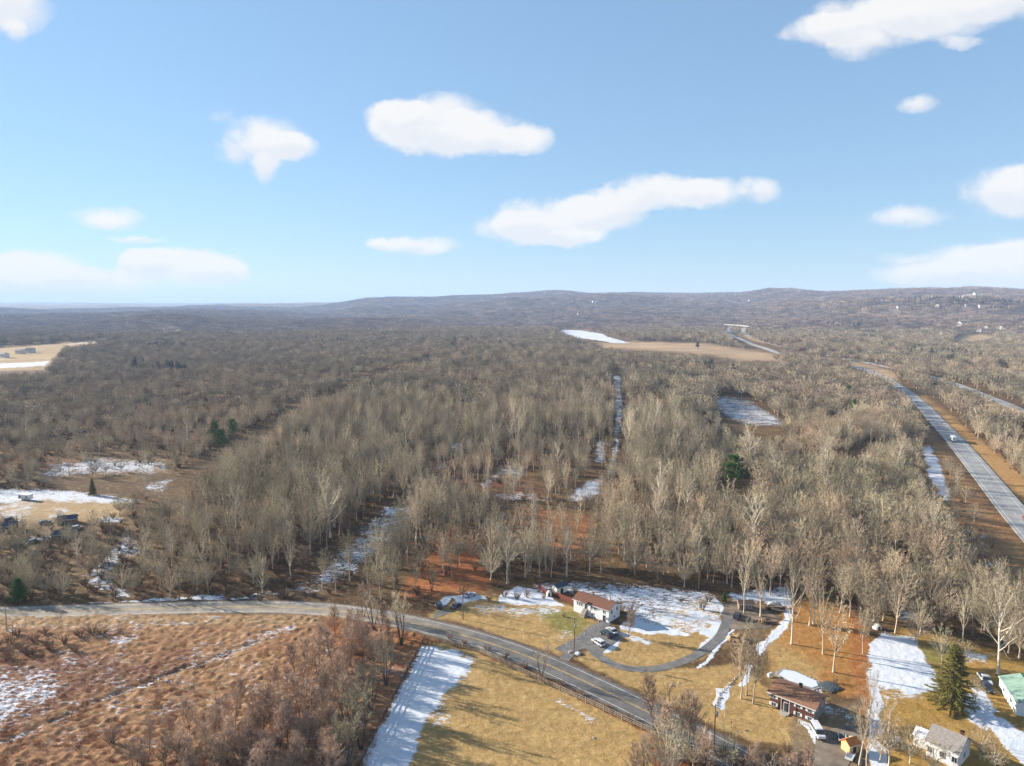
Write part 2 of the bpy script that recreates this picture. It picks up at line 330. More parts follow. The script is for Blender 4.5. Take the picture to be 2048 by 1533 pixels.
SNOW = [  # (polygon, coverage, soft edge)
    ([(845, 1290), (905, 1296), (950, 1322), (940, 1352), (890, 1385), (872, 1420), (846, 1450), (830, 1500), (800, 1560), (700, 1560)], .97, 14),
    ([(860, 1380), (960, 1345), (960, 1360), (900, 1400), (900, 1450), (850, 1470)], .42, 16),
    ([(1095, 1395), (1120, 1395), (1195, 1438), (1180, 1445)], .62, 12),
    ([(-60, 1330), (110, 1330), (170, 1380), (60, 1440), (-60, 1500)], .56, 40), ([(-60, 1400), (60, 1390), (40, 1430), (-60, 1470)], .60, 26),
    ([(90, 1290), (330, 1300), (260, 1340), (100, 1350)], .38, 24), ([(-50, 1255), (260, 1243), (480, 1240), (440, 1252), (120, 1262)], .46, 8),
    ([(220, 1275), (290, 1270), (280, 1285), (210, 1290)], .62, 8), ([(520, 1262), (600, 1248), (590, 1270), (530, 1290)], .5, 10),
    ([(120, 1440), (330, 1440), (260, 1490), (100, 1520)], .34, 30), ([(280, 1390), (460, 1310), (470, 1330), (330, 1410)], .36, 12), ([(260, 1470), (340, 1480), (300, 1510)], .5, 14),
    ([(60, 1222), (250, 1200), (420, 1192), (560, 1196), (420, 1200), (200, 1208), (60, 1214)], .8, 5),
    ([(240, 1205), (160, 1160), (200, 1110), (260, 1060), (280, 1090), (220, 1150), (260, 1195)], .55, 16),
    ([(430, 1190), (480, 1175), (560, 1180), (640, 1150), (660, 1190), (500, 1196)], .45, 12),
    ([(610, 1165), (650, 1125), (700, 1085), (730, 1045), (780, 1012), (840, 1008), (820, 1050), (770, 1095), (710, 1150), (660, 1172)], .52, 16),
    ([(770, 1015), (830, 1010), (825, 1030), (760, 1030)], .78, 8),
    # yards
    ([(868, 1212), (890, 1195), (925, 1188), (965, 1190), (980, 1200), (930, 1206), (920, 1216), (905, 1200), (880, 1216)], .9, 5),
    ([(930, 1205), (1130, 1214), (1130, 1232), (1040, 1240), (960, 1226)], .52, 14), ([(1000, 1188), (1040, 1172), (1090, 1184), (1132, 1212), (1080, 1214), (1000, 1203)], .97, 5),
    ([(1120, 1258), (1170, 1262), (1160, 1275), (1105, 1290)], .45, 10),
    ([(1065, 1168), (1180, 1162), (1300, 1170), (1420, 1180), (1445, 1200), (1430, 1262), (1370, 1272), (1300, 1262), (1248, 1250), (1245, 1215), (1160, 1192), (1080, 1186)], .64, 14),
    ([(1245, 1240), (1320, 1250), (1390, 1270), (1370, 1276), (1290, 1268), (1240, 1256)], 1, 5), ([(1215, 1258), (1310, 1278), (1300, 1290), (1225, 1270)], .72, 7),
    ([(1225, 1262), (1242, 1278), (1235, 1302), (1205, 1308), (1212, 1295)], .98, 4),
    ([(1395, 1262), (1430, 1240), (1448, 1250), (1430, 1290), (1400, 1308), (1396, 1300), (1418, 1275)], .95, 4), ([(1440, 1250), (1448, 1205), (1428, 1190), (1436, 1230)], .95, 5),
    ([(1462, 1258), (1472, 1252), (1458, 1285), (1395, 1340), (1390, 1336), (1445, 1285)], .95, 3),
    ([(1455, 1190), (1540, 1175), (1590, 1180), (1585, 1215), (1500, 1205), (1470, 1205)], .8, 8), ([(1578, 1215), (1592, 1222), (1560, 1275), (1520, 1315), (1515, 1300), (1550, 1255)], .95, 4),
    ([(1490, 1330), (1505, 1330), (1492, 1370), (1478, 1370)], .9, 3), ([(1437, 1380), (1470, 1365), (1462, 1400), (1445, 1420), (1428, 1412)], .92, 4),
    ([(1545, 1345), (1570, 1335), (1640, 1362), (1642, 1390), (1560, 1368)], .85, 6),
    ([(1738, 1285), (1770, 1265), (1830, 1275), (1850, 1320), (1870, 1345), (1874, 1378), (1820, 1395), (1800, 1380), (1740, 1372)], .95, 9),
    ([(1738, 1372), (1762, 1372), (1768, 1430), (1762, 1480), (1785, 1540), (1738, 1540)], .93, 4), ([(1752, 1375), (1800, 1380), (1880, 1398), (1840, 1405), (1770, 1405)], .5, 10),
    ([(1925, 1395), (1955, 1385), (1990, 1430), (2060, 1470), (2060, 1540), (2010, 1500), (1985, 1455), (1975, 1460), (1935, 1440)], .95, 7), ([(1940, 1365), (1965, 1378), (2000, 1420), (1985, 1425), (1950, 1395)], .8, 6),
    ([(1930, 1300), (1980, 1310), (1970, 1330), (1935, 1325)], .7, 10), ([(1600, 1440), (1618, 1445), (1640, 1480), (1628, 1486)], .85, 6),
    ([(1590, 1420), (1690, 1440), (1700, 1420), (1640, 1400)], .45, 10), ([(1690, 1420), (1720, 1440), (1710, 1470), (1690, 1460)], .5, 10),
    ([(1800, 1215), (1860, 1230), (1830, 1245), (1790, 1235)], .7, 12), ([(1785, 1200), (1810, 1205), (1800, 1230)], .6, 10), ([(1900, 1330), (1990, 1300), (2000, 1310)], .4, 8),
    # openings in the woods
    ([(80, 960), (100, 925), (200, 915), (330, 920), (340, 945), (300, 950), (180, 950)], .62, 16), ([(290, 965), (350, 955), (330, 985), (290, 985)], .55, 10),
    ([(-60, 978), (140, 980), (200, 990), (290, 998), (270, 1005), (180, 1008), (100, 1005), (-60, 1010)], .72, 8), ([(-60, 1000), (90, 1000), (60, 1035), (30, 1050), (-60, 1030)], .5, 14), ([(100, 1010), (180, 1020), (180, 1032), (60, 1045)], .45, 10),
    ([(60, 1065), (110, 1060), (100, 1085), (50, 1090)], .5, 12), ([(190, 1035), (250, 1035), (240, 1048), (200, 1048)], .75, 8), ([(240, 1085), (290, 1090), (280, 1110), (235, 1115)], .6, 10),
    ([(1226, 750), (1242, 750), (1247, 830), (1240, 880), (1232, 950), (1215, 950), (1228, 880), (1230, 830)], .56, 4), ([(1190, 880), (1212, 880), (1212, 925), (1192, 925)], .62, 8),
    ([(1135, 995), (1180, 960), (1205, 955), (1200, 985), (1180, 1000), (1140, 1005)], .75, 10), ([(1000, 930), (1060, 930), (1050, 955), (1000, 955)], .55, 10), ([(970, 985), (1060, 985), (1120, 1000), (1000, 1006)], .5, 8),
    ([(900, 885), (930, 880), (930, 910), (900, 915)], .62, 8), ([(870, 925), (900, 925), (895, 940), (870, 940)], .55, 6), ([(835, 880), (865, 880), (860, 900), (840, 900)], .55, 6), ([(955, 970), (1010, 930), (1015, 938), (965, 985)], .6, 6),
    ([(915, 768), (960, 775), (985, 800), (930, 830), (915, 800)], .42, 10), ([(978, 815), (1000, 818), (995, 826)], .5, 5),
    ([(1415, 800), (1450, 790), (1500, 800), (1575, 845), (1560, 855), (1490, 852), (1450, 835)], .56, 10),
    ([(1500, 948), (1600, 955), (1600, 968), (1510, 962)], .5, 8), ([(1640, 955), (1680, 965), (1660, 972)], .5, 6),
    ([(1840, 895), (1860, 890), (1880, 925), (1905, 1000), (1890, 1005), (1860, 960)], .72, 5), ([(1930, 1055), (1985, 1070), (1960, 1082)], .5, 10), ([(1955, 1120), (2010, 1128), (1980, 1140)], .5, 10),
    # far ponds, snowfields
    ([(1112, 660), (1160, 661), (1205, 668), (1215, 674), (1262, 686), (1230, 687), (1190, 680), (1150, 676), (1140, 670), (1118, 665)], 1.0, 1.2),
    ([(-80, 730), (60, 725), (100, 722), (90, 732), (-80, 742)], .95, 2), ([(0, 715), (30, 712), (20, 718), (0, 720)], .5, 2),
    ([(130, 688), (215, 680), (210, 683), (140, 691)], .6, 1.5), ([(300, 660), (320, 659), (315, 662), (302, 662)], .95, 1), ([(975, 622), (990, 623), (985, 626), (976, 625)], .9, 1), ([(1910, 592), (1955, 585), (1960, 589), (1920, 596)], .55, 1.5), ([(1450, 620), (1462, 620), (1460, 623), (1450, 623)], .9, 1),
]
def build_ground():
    # rings of a polar grid, fine in the view, one sheet out to 26 km
    pyr = np.concatenate([np.arange(1650, 900, -1.7), np.arange(900, 690, -1.0)])
    b = (pyr - CY) / F; rr = (cT - b * sT) * H / (sT + b * cT)
    rr = np.concatenate([[0.5, 40, 75, 100], rr[rr > 105], np.geomspace(rr.max() * 1.008, 27000, 170)])
    aw = np.linspace(R(-43), R(43), 820); ao = np.linspace(R(43), R(317), 62)[1:-1]
    az = np.concatenate([aw, ao]); nA, nR = len(az), len(rr)
    A, RR = np.meshgrid(az, rr); X = (RR * np.sin(A)).ravel(); Y = (RR * np.cos(A)).ravel()
    Z = hgt(X, Y)
    i = np.arange(nR - 1)[:, None] * nA; j = np.arange(nA)[None, :]; j2 = (j + 1) % nA
    f = np.stack([(i + j), (i + nA + j), (i + nA + j2), (i + j2)], -1).reshape(-1, 4)[:, ::-1]
    px, py = proj(X, Y, Z); bad = (Y < 20); px = np.where(bad, -9999, px)
    r = RR.ravel()
    wob = 1 + 0.
    w1 = (fbm(X / 6., Y / 6., 21) - .5); w2 = (fbm(X / 5., Y / 5., 31) - .5); near = np.clip(900 / np.maximum(r, 200), .1, 3)
    qx = px + w1 * 7 * near; qy = py + w2 * 4.5 * near           # ragged zone edges
    col = np.tile(np.array(LITTER), (len(X), 1))
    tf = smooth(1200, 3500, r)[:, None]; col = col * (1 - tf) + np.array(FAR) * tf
    for poly, c, s in ZONES:
        m = pmask(qx, qy, poly, s)[:, None]; col = col * (1 - m) + np.array(c) * m
    # deep wet rut across the reed field
    rut = pline(qx, qy, [(-80, 1510), (60, 1465), (200, 1400), (330, 1355), (470, 1300), (520, 1285)], 4, 4)[:, None]
    col = col * (1 - rut * .7) + np.array(lin(88, 68, 70, .6)) * rut * .7
    snow = np.zeros(len(X))
    for poly, c, s in SNOW:
        snow = np.maximum(snow, pmask(qx, qy, poly, s) * c)
    snow = np.maximum(snow, .55 * rut[:, 0])
    snow = np.maximum(snow, .33 * pmask(px, py, ZONES[0][0], 10) * smooth(.3, .6, fbm(X / 14., Y / 14., 66)))
    wood = (py > 700) & (py < 1185) & (r < 1500)
    snow = np.maximum(snow, wood * .20 * fbm(X / 45., Y / 45., 77))
    # broad tone differences of the far woods
    fv = fbm(X / 55., Y / 24., 57, 4); col = col * np.where(r > 1000, .62 + .76 * fv, 1)[:, None]
    v = .8 + .4 * fbm(X / 420., Y / 420., 55, 4); col *= np.where(r > 1500, v, 1)[:, None]
    Z = Z + np.where(r < 420, (vnoise(X * .9, Y * .9, 4) - .5) * .10, 0)
    reed = pmask(px, py, ZONES[0][0], 6); Z = Z + reed * (vnoise(X * .8, Y * .8, 14) ** 2) * .5 - rut[:, 0] * .35
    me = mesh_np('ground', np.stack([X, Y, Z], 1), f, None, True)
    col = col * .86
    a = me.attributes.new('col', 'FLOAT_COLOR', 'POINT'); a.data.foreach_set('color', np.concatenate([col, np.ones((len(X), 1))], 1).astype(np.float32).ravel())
    a = me.attributes.new('snow', 'FLOAT', 'POINT'); a.data.foreach_set('value', snow.astype(np.float32))
    m, N, bs = mat_new('ground', .95, .1)
    pos = N.n('ShaderNodeNewGeometry').outputs['Position']
    at = N.n('ShaderNodeAttribute', attribute_name='col').outputs['Color']; sn = N.n('ShaderNodeAttribute', attribute_name='snow').outputs['Fac']
    mp = N.n('ShaderNodeMapping'); N.put(mp.inputs[0], pos); mp.inputs['Rotation'].default_value = (0, 0, .45); mp.inputs['Scale'].default_value = (.55, 1.7, 1)
    fine = N.noise(pos, 1.6, 4, .65); mid = N.noise(pos, .16, 4, .6); big = N.noise(pos, .02, 3, .6); st = N.noise(mp.outputs[0], .9, 5, .62)
    c = N.mix(N.mr(fine, .3, .7), N.mix(.35, at, (0, 0, 0)), at)
    c = N.mix(N.mr(mid, .3, .7, 0, .5), c, N.mix(.55, c, lin(120, 84, 58, .6)))
    pt = N.noise(pos, .45, 5, .7)
    c = N.mix(N.mr(pt, .5, .72, 0, .5), c, N.mix(.6, c, lin(226, 200, 150, .85)))
    c = N.mix(N.mr(pt, .5, .3, 0, .6), c, N.mix(.6, c, lin(132, 118, 66, .55)))
    st2 = N.noise(mp.outputs[0], .22, 5, .7)
    c = N.mix(N.mr(st2, .42, .7, 0, .55), c, N.mix(.6, c, lin(150, 128, 74, .6)))
    c = N.mix(N.mr(big, .45, .75, 0, .35), c, N.mix(.5, c, lin(205, 170, 110, .8)))
    nn = N.mr(N.m('ADD', N.m('ADD', N.m('MULTIPLY', st, .45), N.m('MULTIPLY', mid, .25)), N.m('MULTIPLY', fine, .30)), .34, .66, 0, 1, False)
    sm = N.mr(N.m('SUBTRACT', sn, nn), -.07, .20)
    c = N.mix(sm, c, N.mix(N.mr(mid, .3, .7), (.50, .535, .59), (.575, .59, .62)))
    N.put(bs.inputs['Base Color'], c)
    bp = N.n('ShaderNodeBump'); bp.inputs['Strength'].default_value = .5; bp.inputs['Distance'].default_value = .25
    N.put(bp.inputs['Height'], N.m('ADD', fine, N.m('MULTIPLY', sm, .3))); N.l.new(bp.outputs[0], bs.inputs['Normal'])
    me.materials.append(m)
    return tag(link('ground', me), 'winter ground of leaf litter, tan grass and patchy snow', kind='structure')
build_ground()

# ------------------------------------------------------------------ roads
def catmull(P, n=8):
    P = np.asarray(P, float); out = []
    Q = np.vstack([2 * P[0] - P[1], P, 2 * P[-1] - P[-2]])
    for i in range(1, len(Q) - 2):
        p0, p1, p2, p3 = Q[i - 1:i + 3]
        for t in np.linspace(0, 1, n, endpoint=False):
            out.append(.5 * ((2 * p1) + (-p0 + p2) * t + (2 * p0 - 5 * p1 + 4 * p2 - p3) * t * t + (-p0 + 3 * p1 - 3 * p2 + p3) * t ** 3))
    out.append(Q[-2]); return np.array(out)
def resample(P, step):
    d = np.concatenate([[0], np.cumsum(np.hypot(*np.diff(P, axis=0).T))]); n = max(2, int(d[-1] / step))
    t = np.linspace(0, d[-1], n + 1); return np.stack([np.interp(t, d, P[:, 0]), np.interp(t, d, P[:, 1])], 1)
def normals(P):
    T = np.gradient(P, axis=0); T /= np.hypot(T[:, 0], T[:, 1])[:, None] + 1e-9; return np.stack([-T[:, 1], T[:, 0]], 1)
def strip(name, P, wl, wr, lift, mat, parent=None, thick=.0, dash=None):
    """ribbon along P from offset wl to wr (metres to the left), lying lift above the terrain"""
    Nn = normals(P); co = []; fc = []
    offs = np.linspace(wl, wr, 5 if abs(wl - wr) > 3 else 2)
    k = len(offs)
    for i, p in enumerate(P):
        q = p[None] + Nn[i][None] * offs[:, None]; z = hgt(q[:, 0], q[:, 1]) + lift
        co += [(a, b, c) for (a, b), c in zip(q, z)]
        if thick: co += [(q[0, 0], q[0, 1], z[0] - thick), (q[-1, 0], q[-1, 1], z[-1] - thick)]
    w = k + (2 if thick else 0)
    for i in range(len(P) - 1):
        if dash and (i % dash[1]) >= dash[0]: continue
        a, b = i * w, (i + 1) * w
        for j in range(k - 1): fc.append((a + j, a + j + 1, b + j + 1, b + j))
        if thick: fc.append((a + k, a, b, b + k)); fc.append((a + k - 1, a + k + 1, b + k + 1, b + k - 1))
    me = mesh_np(name, co, np.array(fc), mat)
    bm = bmesh.new(); bm.from_mesh(me); bmesh.ops.recalc_face_normals(bm, faces=bm.faces)
    if sum(f.normal.z for f in bm.faces) < 0: bmesh.ops.reverse_faces(bm, faces=bm.faces)
    bm.to_mesh(me); bm.free()
    return link(name, me, parent)
def asphalt(name, base, worn, sc=.25):
    m, N, b = mat_new(name, .85, .25)
    pos = N.n('ShaderNodeNewGeometry').outputs['Position']
    n = N.noise(pos, sc, 5, .6); g = N.noise(pos, 4, 3, .7)
    c = N.mix(N.mr(n, .35, .68), base, worn); c = N.mix(N.mr(g, .25, .75, 0, .35), c, N.mix(.6, c, (0, 0, 0)))
    N.put(b.inputs['Base Color'], c); return m
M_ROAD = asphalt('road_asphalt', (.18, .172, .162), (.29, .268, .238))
def glare_sand_tint(m):
    # sun glare and sand painted tan on the left stretch, darker past the bend
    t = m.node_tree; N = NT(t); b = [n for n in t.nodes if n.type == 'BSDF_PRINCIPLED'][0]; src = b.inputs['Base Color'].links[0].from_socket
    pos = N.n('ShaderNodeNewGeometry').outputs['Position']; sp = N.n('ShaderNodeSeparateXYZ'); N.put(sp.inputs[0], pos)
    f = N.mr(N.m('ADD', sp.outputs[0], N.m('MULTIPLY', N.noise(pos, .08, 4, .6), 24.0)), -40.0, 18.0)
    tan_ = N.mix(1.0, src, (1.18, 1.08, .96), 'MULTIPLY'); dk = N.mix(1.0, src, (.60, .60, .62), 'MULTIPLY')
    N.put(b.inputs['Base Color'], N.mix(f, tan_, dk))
glare_sand_tint(M_ROAD)
M_DRIVE = asphalt('driveway_asphalt', (.13, .125, .12), (.20, .19, .175), .4)
M_HWY = asphalt('motorway_concrete', (.25, .25, .25), (.34, .335, .32), .12)
M_WHITE = simple('road_paint_white', (.62, .62, .6), var=.2, scale=1.5); M_YEL = simple('road_paint_yellow', (.55, .36, .09), var=.25, scale=1.5)
M_SEAM = simple('tar_seam', (.05, .05, .05))
nw = np.array([G(*p) for p in ROAD_N]); sw = np.array([G(*p) for p in ROAD_S])
NW = resample(catmull(nw), 2.0); SW = resample(catmull(sw), 2.0)
_t = np.linspace(0, 1, 240)
def at_t(P, t): return np.stack([np.interp(t, np.linspace(0, 1, len(P)), P[:, k]) for k in (0, 1)], 1)
ROADC = resample((at_t(NW, _t) + at_t(SW, _t)) / 2, 3.0)
_k = np.ones(9) / 9
for _ in range(2):
    for c_ in (0, 1): ROADC[4:-4, c_] = np.convolve(ROADC[:, c_], _k, 'valid')
RW = 4.6
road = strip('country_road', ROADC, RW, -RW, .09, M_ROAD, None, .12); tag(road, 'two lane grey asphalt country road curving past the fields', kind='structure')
for o_, w_ in ((.16, .07), (-.16, .07)): strip('yellow_line', ROADC, o_ + w_, o_ - w_, .096, M_YEL, road)
for o_ in (3.55, -3.55): strip('edge_line', ROADC, o_ + .07, o_ - .07, .096, M_WHITE, road)
M_SHO = simple('gravel_shoulder', lin(120, 100, 82, .6), .95, var=.25, scale=1.2)
for o_ in (5.05, -5.05): strip('shoulder', ROADC, o_ + .5, o_ - .48, .05, M_SHO, road)
strip('tar_seam', ROADC, 1.86, 1.80, .095, M_SEAM, road)
def hwy(name, pxs, w, label, marks):
    P = np.array([GT(*p) for p in pxs]); P = resample(catmull(P, 6), 9.0)
    o = strip(name, P, w / 2, -w / 2, .35, M_HWY, None, .5); tag(o, label, kind='structure')
    if marks:
        for q in (w / 2 - 1.6, -w / 2 + 2.6): strip('edge_line', P, q + .11, q - .11, .362, M_WHITE, o)
        strip('lane_line', resample(P, 3.0), .6, .4, .362, M_WHITE, o, dash=(1, 4))
    return P
HW1 = hwy('motorway', PX_HW1, 13.0, 'pale concrete motorway carriageway running off through the woods', True)
HW2 = hwy('motorway', PX_HW2, 11.0, 'farther pale motorway carriageway beyond the wooded median', True)
# house driveway: apron, parking bay and the long loop round the lawn
dr = resample(catmull(np.array([G(*p) for p in [(1128, 1322), (1150, 1300), (1175, 1295), (1195, 1312), (1225, 1330), (1265, 1340), (1320, 1338), (1372, 1322), (1412, 1300), (1440, 1275), (1452, 1250), (1462, 1232)]])), 1.5)
drive = strip('driveway', dr, 1.5, -1.5, .06, M_DRIVE); tag(drive, 'dark asphalt driveway looping round the lawn', kind='structure')
def patch(name, pxs, mat, lift, label, kind='structure', parent=None):
    P = [G(*p) for p in pxs]; bm = bmesh.new()
    vs_ = [bm.verts.new((x, y, hz(x, y) + lift)) for x, y in P]; f = bm.faces.new(vs_); f.normal_update()
    if f.normal.z < 0: f.normal_flip()
    me = bpy.data.meshes.new(name); bm.to_mesh(me); bm.free(); me.materials.append(mat)
    o = link(name, me, parent)
    if label: tag(o, label, kind=kind)
    return o
patch('parking_bay', [(1108, 1300), (1150, 1278), (1180, 1254), (1205, 1244), (1222, 1249), (1214, 1262), (1236, 1268), (1242, 1280), (1212, 1300), (1198, 1312), (1170, 1296), (1140, 1312)], M_DRIVE, .065, 'asphalt parking bay in front of the white house')
patch('pull_in', [(868, 1240), (890, 1232), (905, 1226), (880, 1222), (868, 1230)], M_DRIVE, .05, 'asphalt pull-in beside the two dark parked cars')
patch('yard_drive', [(1440, 1235), (1452, 1210), (1490, 1206), (1530, 1222), (1560, 1240), (1540, 1258), (1480, 1262), (1450, 1258)], asphalt('packed_dirt', lin(120, 104, 90, .7), lin(160, 142, 122, .75)), .055, 'packed dirt yard beside the wood pile')
patch('brick_house_drive', [(1632, 1466), (1700, 1452), (1728, 1470), (1690, 1545), (1590, 1560), (1630, 1500)], asphalt('worn_drive', lin(128, 116, 104, .65), lin(165, 150, 130, .7)), .06, 'worn grey driveway beside the brick house')
# ------------------------------------------------------------------ trees
class Acc:
    """collects tubes and spikes into one mesh"""
    def __init__(s): s.v = []; s.q = []; s.t = []; s.n = 0
    def tube(s, pts, rad, k):
        pts = np.asarray(pts, float); m = len(pts); T = np.gradient(pts, axis=0); T /= np.linalg.norm(T, axis=1)[:, None] + 1e-9
        a = np.cross(T, [.13, .97, .2]); a /= np.linalg.norm(a, axis=1)[:, None] + 1e-9; b = np.cross(T, a)
        an = np.arange(k) * 2 * np.pi / k
        ring = pts[:, None] + np.asarray(rad)[:, None, None] * (a[:, None] * np.cos(an)[None, :, None] + b[:, None] * np.sin(an)[None, :, None])
        s.v.append(ring.reshape(-1, 3)); o = s.n
        for i in range(m - 1):
            for j in range(k):
                s.q.append((o + i * k + j, o + i * k + (j + 1) % k, o + (i + 1) * k + (j + 1) % k, o + (i + 1) * k + j))
        s.n += m * k
    def spikes(s, p0, p1, r):
        """many three-sided twigs at once"""
        p0 = np.asarray(p0, float); p1 = np.asarray(p1, float); n = len(p0)
        if n == 0: return
        T = p1 - p0; T /= np.linalg.norm(T, axis=1)[:, None] + 1e-9
        a = np.cross(T, [.3, .9, .31]); a /= np.linalg.norm(a, axis=1)[:, None] + 1e-9; b = np.cross(T, a)
        r = np.broadcast_to(np.asarray(r, float), (n,))[:, None]
        vs_ = np.stack([p0 + r * a, p0 + r * (-.5 * a + .87 * b), p0 + r * (-.5 * a - .87 * b), p1], 1).reshape(-1, 3)
        o = s.n + np.arange(n) * 4
        s.t.append(np.concatenate([np.stack([o, o + 1, o + 3], 1), np.stack([o + 1, o + 2, o + 3], 1), np.stack([o + 2, o, o + 3], 1)]))
        s.v.append(vs_); s.n += 4 * n
    def mesh(s, name, mat, smooth_sh=False):
        v = np.concatenate(s.v); fs = []
        if s.q: fs.append(np.array(s.q))
        if s.t: fs.append(np.concatenate(s.t))
        return mesh_np(name, v, fs, mat, smooth_sh)
def join_acc(a, b):
    c = Acc(); c.v = a.v + b.v; c.q = list(a.q) + [tuple(i + a.n for i in f) for f in b.q]; c.t = list(a.t) + [t + a.n for t in b.t]; c.n = a.n + b.n
    return c
def unit(v): return v / (np.linalg.norm(v) + 1e-9)
def bend(g, p, d, L, n, wob, up):
    pts = [np.array(p, float)]; d = unit(np.array(d, float))
    for i in range(n):
        d = unit(d + g.normal(0, wob, 3) + np.array([0, 0, up])); pts.append(pts[-1] + d * L / n)
    return np.array(pts)
def gen_tree(seed, h, r0, cb, n1, l1, spread, n2, n3, tl, tr, stems=1, up=.10, fork=0):
    """bare broadleaf tree: (trunk with limbs, crown of branches and twigs)"""
    g = np.random.default_rng(seed); tk = Acc(); cr = Acc(); P0 = []; P1 = []; RR = []
    for sidx in range(stems):
        ang0 = sidx * 2 * np.pi / max(stems, 1) + g.uniform(0, 1)
        lean = 0 if stems == 1 else g.uniform(.16, .34)
        p = np.array([math.cos(ang0), math.sin(ang0), 0]) * (0 if stems == 1 else .18)
        d = np.array([math.cos(ang0) * lean, math.sin(ang0) * lean, 1])
        hh = h * (1 if stems == 1 else g.uniform(.75, 1.0))
        tr_pts = bend(g, p, d, hh * .93, 9, .045, .02); rad = r0 * (1 - np.linspace(0, 1, 10) ** 1.15 * .93); rad[0] *= 1.5
        tk.tube(tr_pts, rad, 6)
        ntot = max(3, int(n1 / stems))
        for i in range(ntot):
            f = cb + (1 - cb) * ((i + g.uniform(0, .8)) / ntot); f = min(f, .99)
            q = f * 9; k = min(int(q), 8); p = tr_pts[k] + (tr_pts[k + 1] - tr_pts[k]) * (q - k)
            az = i * 2.4 + g.uniform(-.5, .5)
            taper = (1 - f) / (1 - cb + 1e-6); L = l1 * (.40 + .75 * taper ** .7) * g.uniform(.8, 1.2) if fork == 0 else l1 * (.75 + .4 * g.uniform())
            el = spread * (.55 + .45 * taper) * g.uniform(.8, 1.2)
            d = np.array([math.cos(az) * math.sin(el), math.sin(az) * math.sin(el), math.cos(el)])
            lp = bend(g, p, d, L, 5, .10, up); lr = rad[k] * .55 * np.linspace(1, .22, 6)
            tk.tube(lp, np.maximum(lr, tr * 1.2), 4)
            for j in range(n2):
                f2 = .22 + .78 * (j + g.uniform(0, 1)) / n2; q2 = f2 * 5; k2 = min(int(q2), 4); p2 = lp[k2] + (lp[k2 + 1] - lp[k2]) * (q2 - k2)
                dd = unit(lp[k2 + 1] - lp[k2]); d2 = unit(dd + g.normal(0, .62, 3) + np.array([0, 0, .16])); L2 = L * (.50 - .22 * f2) * g.uniform(.7, 1.3)
                bp_ = bend(g, p2, d2, L2, 3, .13, .05)
                cr.tube(bp_, np.linspace(max(lr[k2] * .45, tr * 1.5), tr * 1.0, 4), 3)
                m = max(2, int(n3 * g.uniform(.7, 1.3))); f3 = g.uniform(.1, 1, m) * 3; k3 = np.minimum(f3.astype(int), 2)
                p3 = bp_[k3] + (bp_[k3 + 1] - bp_[k3]) * (f3 - k3)[:, None]; d3 = unit(d2)[None] * .8 + g.normal(0, .55, (m, 3)) + np.array([0, 0, .12]); d3 /= np.linalg.norm(d3, axis=1)[:, None]
                L3 = tl * g.uniform(.5, 1.25, m)[:, None]; P0.append(p3); P1.append(p3 + d3 * L3); RR.append(np.full(m, tr))
    cr.spikes(np.concatenate(P0), np.concatenate(P1), np.concatenate(RR))
    return tk, cr
def gen_dome(seed, h, w, r0, cb, n1, n2, n3, tl, tr, lean=.03):
    """bare broadleaf tree with a domed crown: limbs fan out to a rounded shell of fine twigs"""
    g = np.random.default_rng(seed); tk = Acc(); cr = Acc(); P0 = []; P1 = []
    tp = bend(g, (0, 0, 0), (g.normal(0, lean), g.normal(0, lean), 1), h * .74, 8, .04, .03); rad = r0 * (1 - np.linspace(0, 1, 9) ** 1.1 * .78); rad[0] *= 1.5; tk.tube(tp, rad, 6)
    c = np.array([tp[6][0], tp[6][1], h * (cb + (1 - cb) * .42)]); rz_ = h - c[2]; low = c[2] - h * cb
    for i in range(n1):
        ct = 1 - 1.35 * (i + .5) / n1; az = i * 2.4 + g.uniform(-.3, .3); st = math.sqrt(max(0, 1 - ct * ct)); k = g.uniform(.82, 1.10)
        tgt = c + np.array([w * st * math.cos(az), w * st * math.sin(az), (rz_ if ct > 0 else low) * ct]) * k
        f = np.clip((tgt[2] - .30 * h - w * st * .9) / (.74 * h), cb * .72, .97) * 8; q = min(int(f), 7); p = tp[q] + (tp[q + 1] - tp[q]) * (f - q)
        m = (p + tgt) / 2 + np.array([0, 0, -.06 * h * st]) + g.normal(0, .25, 3); t = np.linspace(0, 1, 6)[:, None]
        lp = p * (1 - t) ** 2 + 2 * m * t * (1 - t) + tgt * t * t; lp[1:-1] += g.normal(0, .13, (4, 3)); lr = rad[q] * .5 * np.linspace(1, .2, 6); tk.tube(lp, np.maximum(lr, tr * 1.2), 4)
        for j in range(n2):
            f2 = (.30 + .70 * (j + g.uniform(0, 1)) / n2) * 5; k2 = min(int(f2), 4); p2 = lp[k2] + (lp[k2 + 1] - lp[k2]) * (f2 - k2)
            out = unit((p2 - c) / np.array([w, w, rz_])); d2 = unit(unit(tgt - p) * .6 + out * .5 + g.normal(0, .5, 3)); L2 = w * g.uniform(.28, .55)
            e = p2 + d2 * L2; rel = (e - c) / np.array([w, w, rz_ if e[2] > c[2] else low]); rr = np.linalg.norm(rel)
            if rr > 1.12: e = c + (e - c) * 1.12 / rr
            bp_ = np.array([p2, (p2 + e) / 2 + g.normal(0, .12, 3), e]); cr.tube(bp_, [max(lr[k2] * .4, tr * 1.6), tr * 1.5, tr], 3)
            mm = max(3, int(n3 * g.uniform(.7, 1.3))); u = g.uniform(.15, 1, mm)[:, None]; p3 = p2 * (1 - u) + e * u; d3 = d2[None] * .5 + out[None] * .55 + g.normal(0, .55, (mm, 3)) + np.array([0, 0, .15]); d3 /= np.linalg.norm(d3, axis=1)[:, None]
            P0.append(p3); P1.append(p3 + d3 * tl * g.uniform(.5, 1.2, mm)[:, None])
    cr.spikes(np.concatenate(P0), np.concatenate(P1), tr)
    return tk, cr
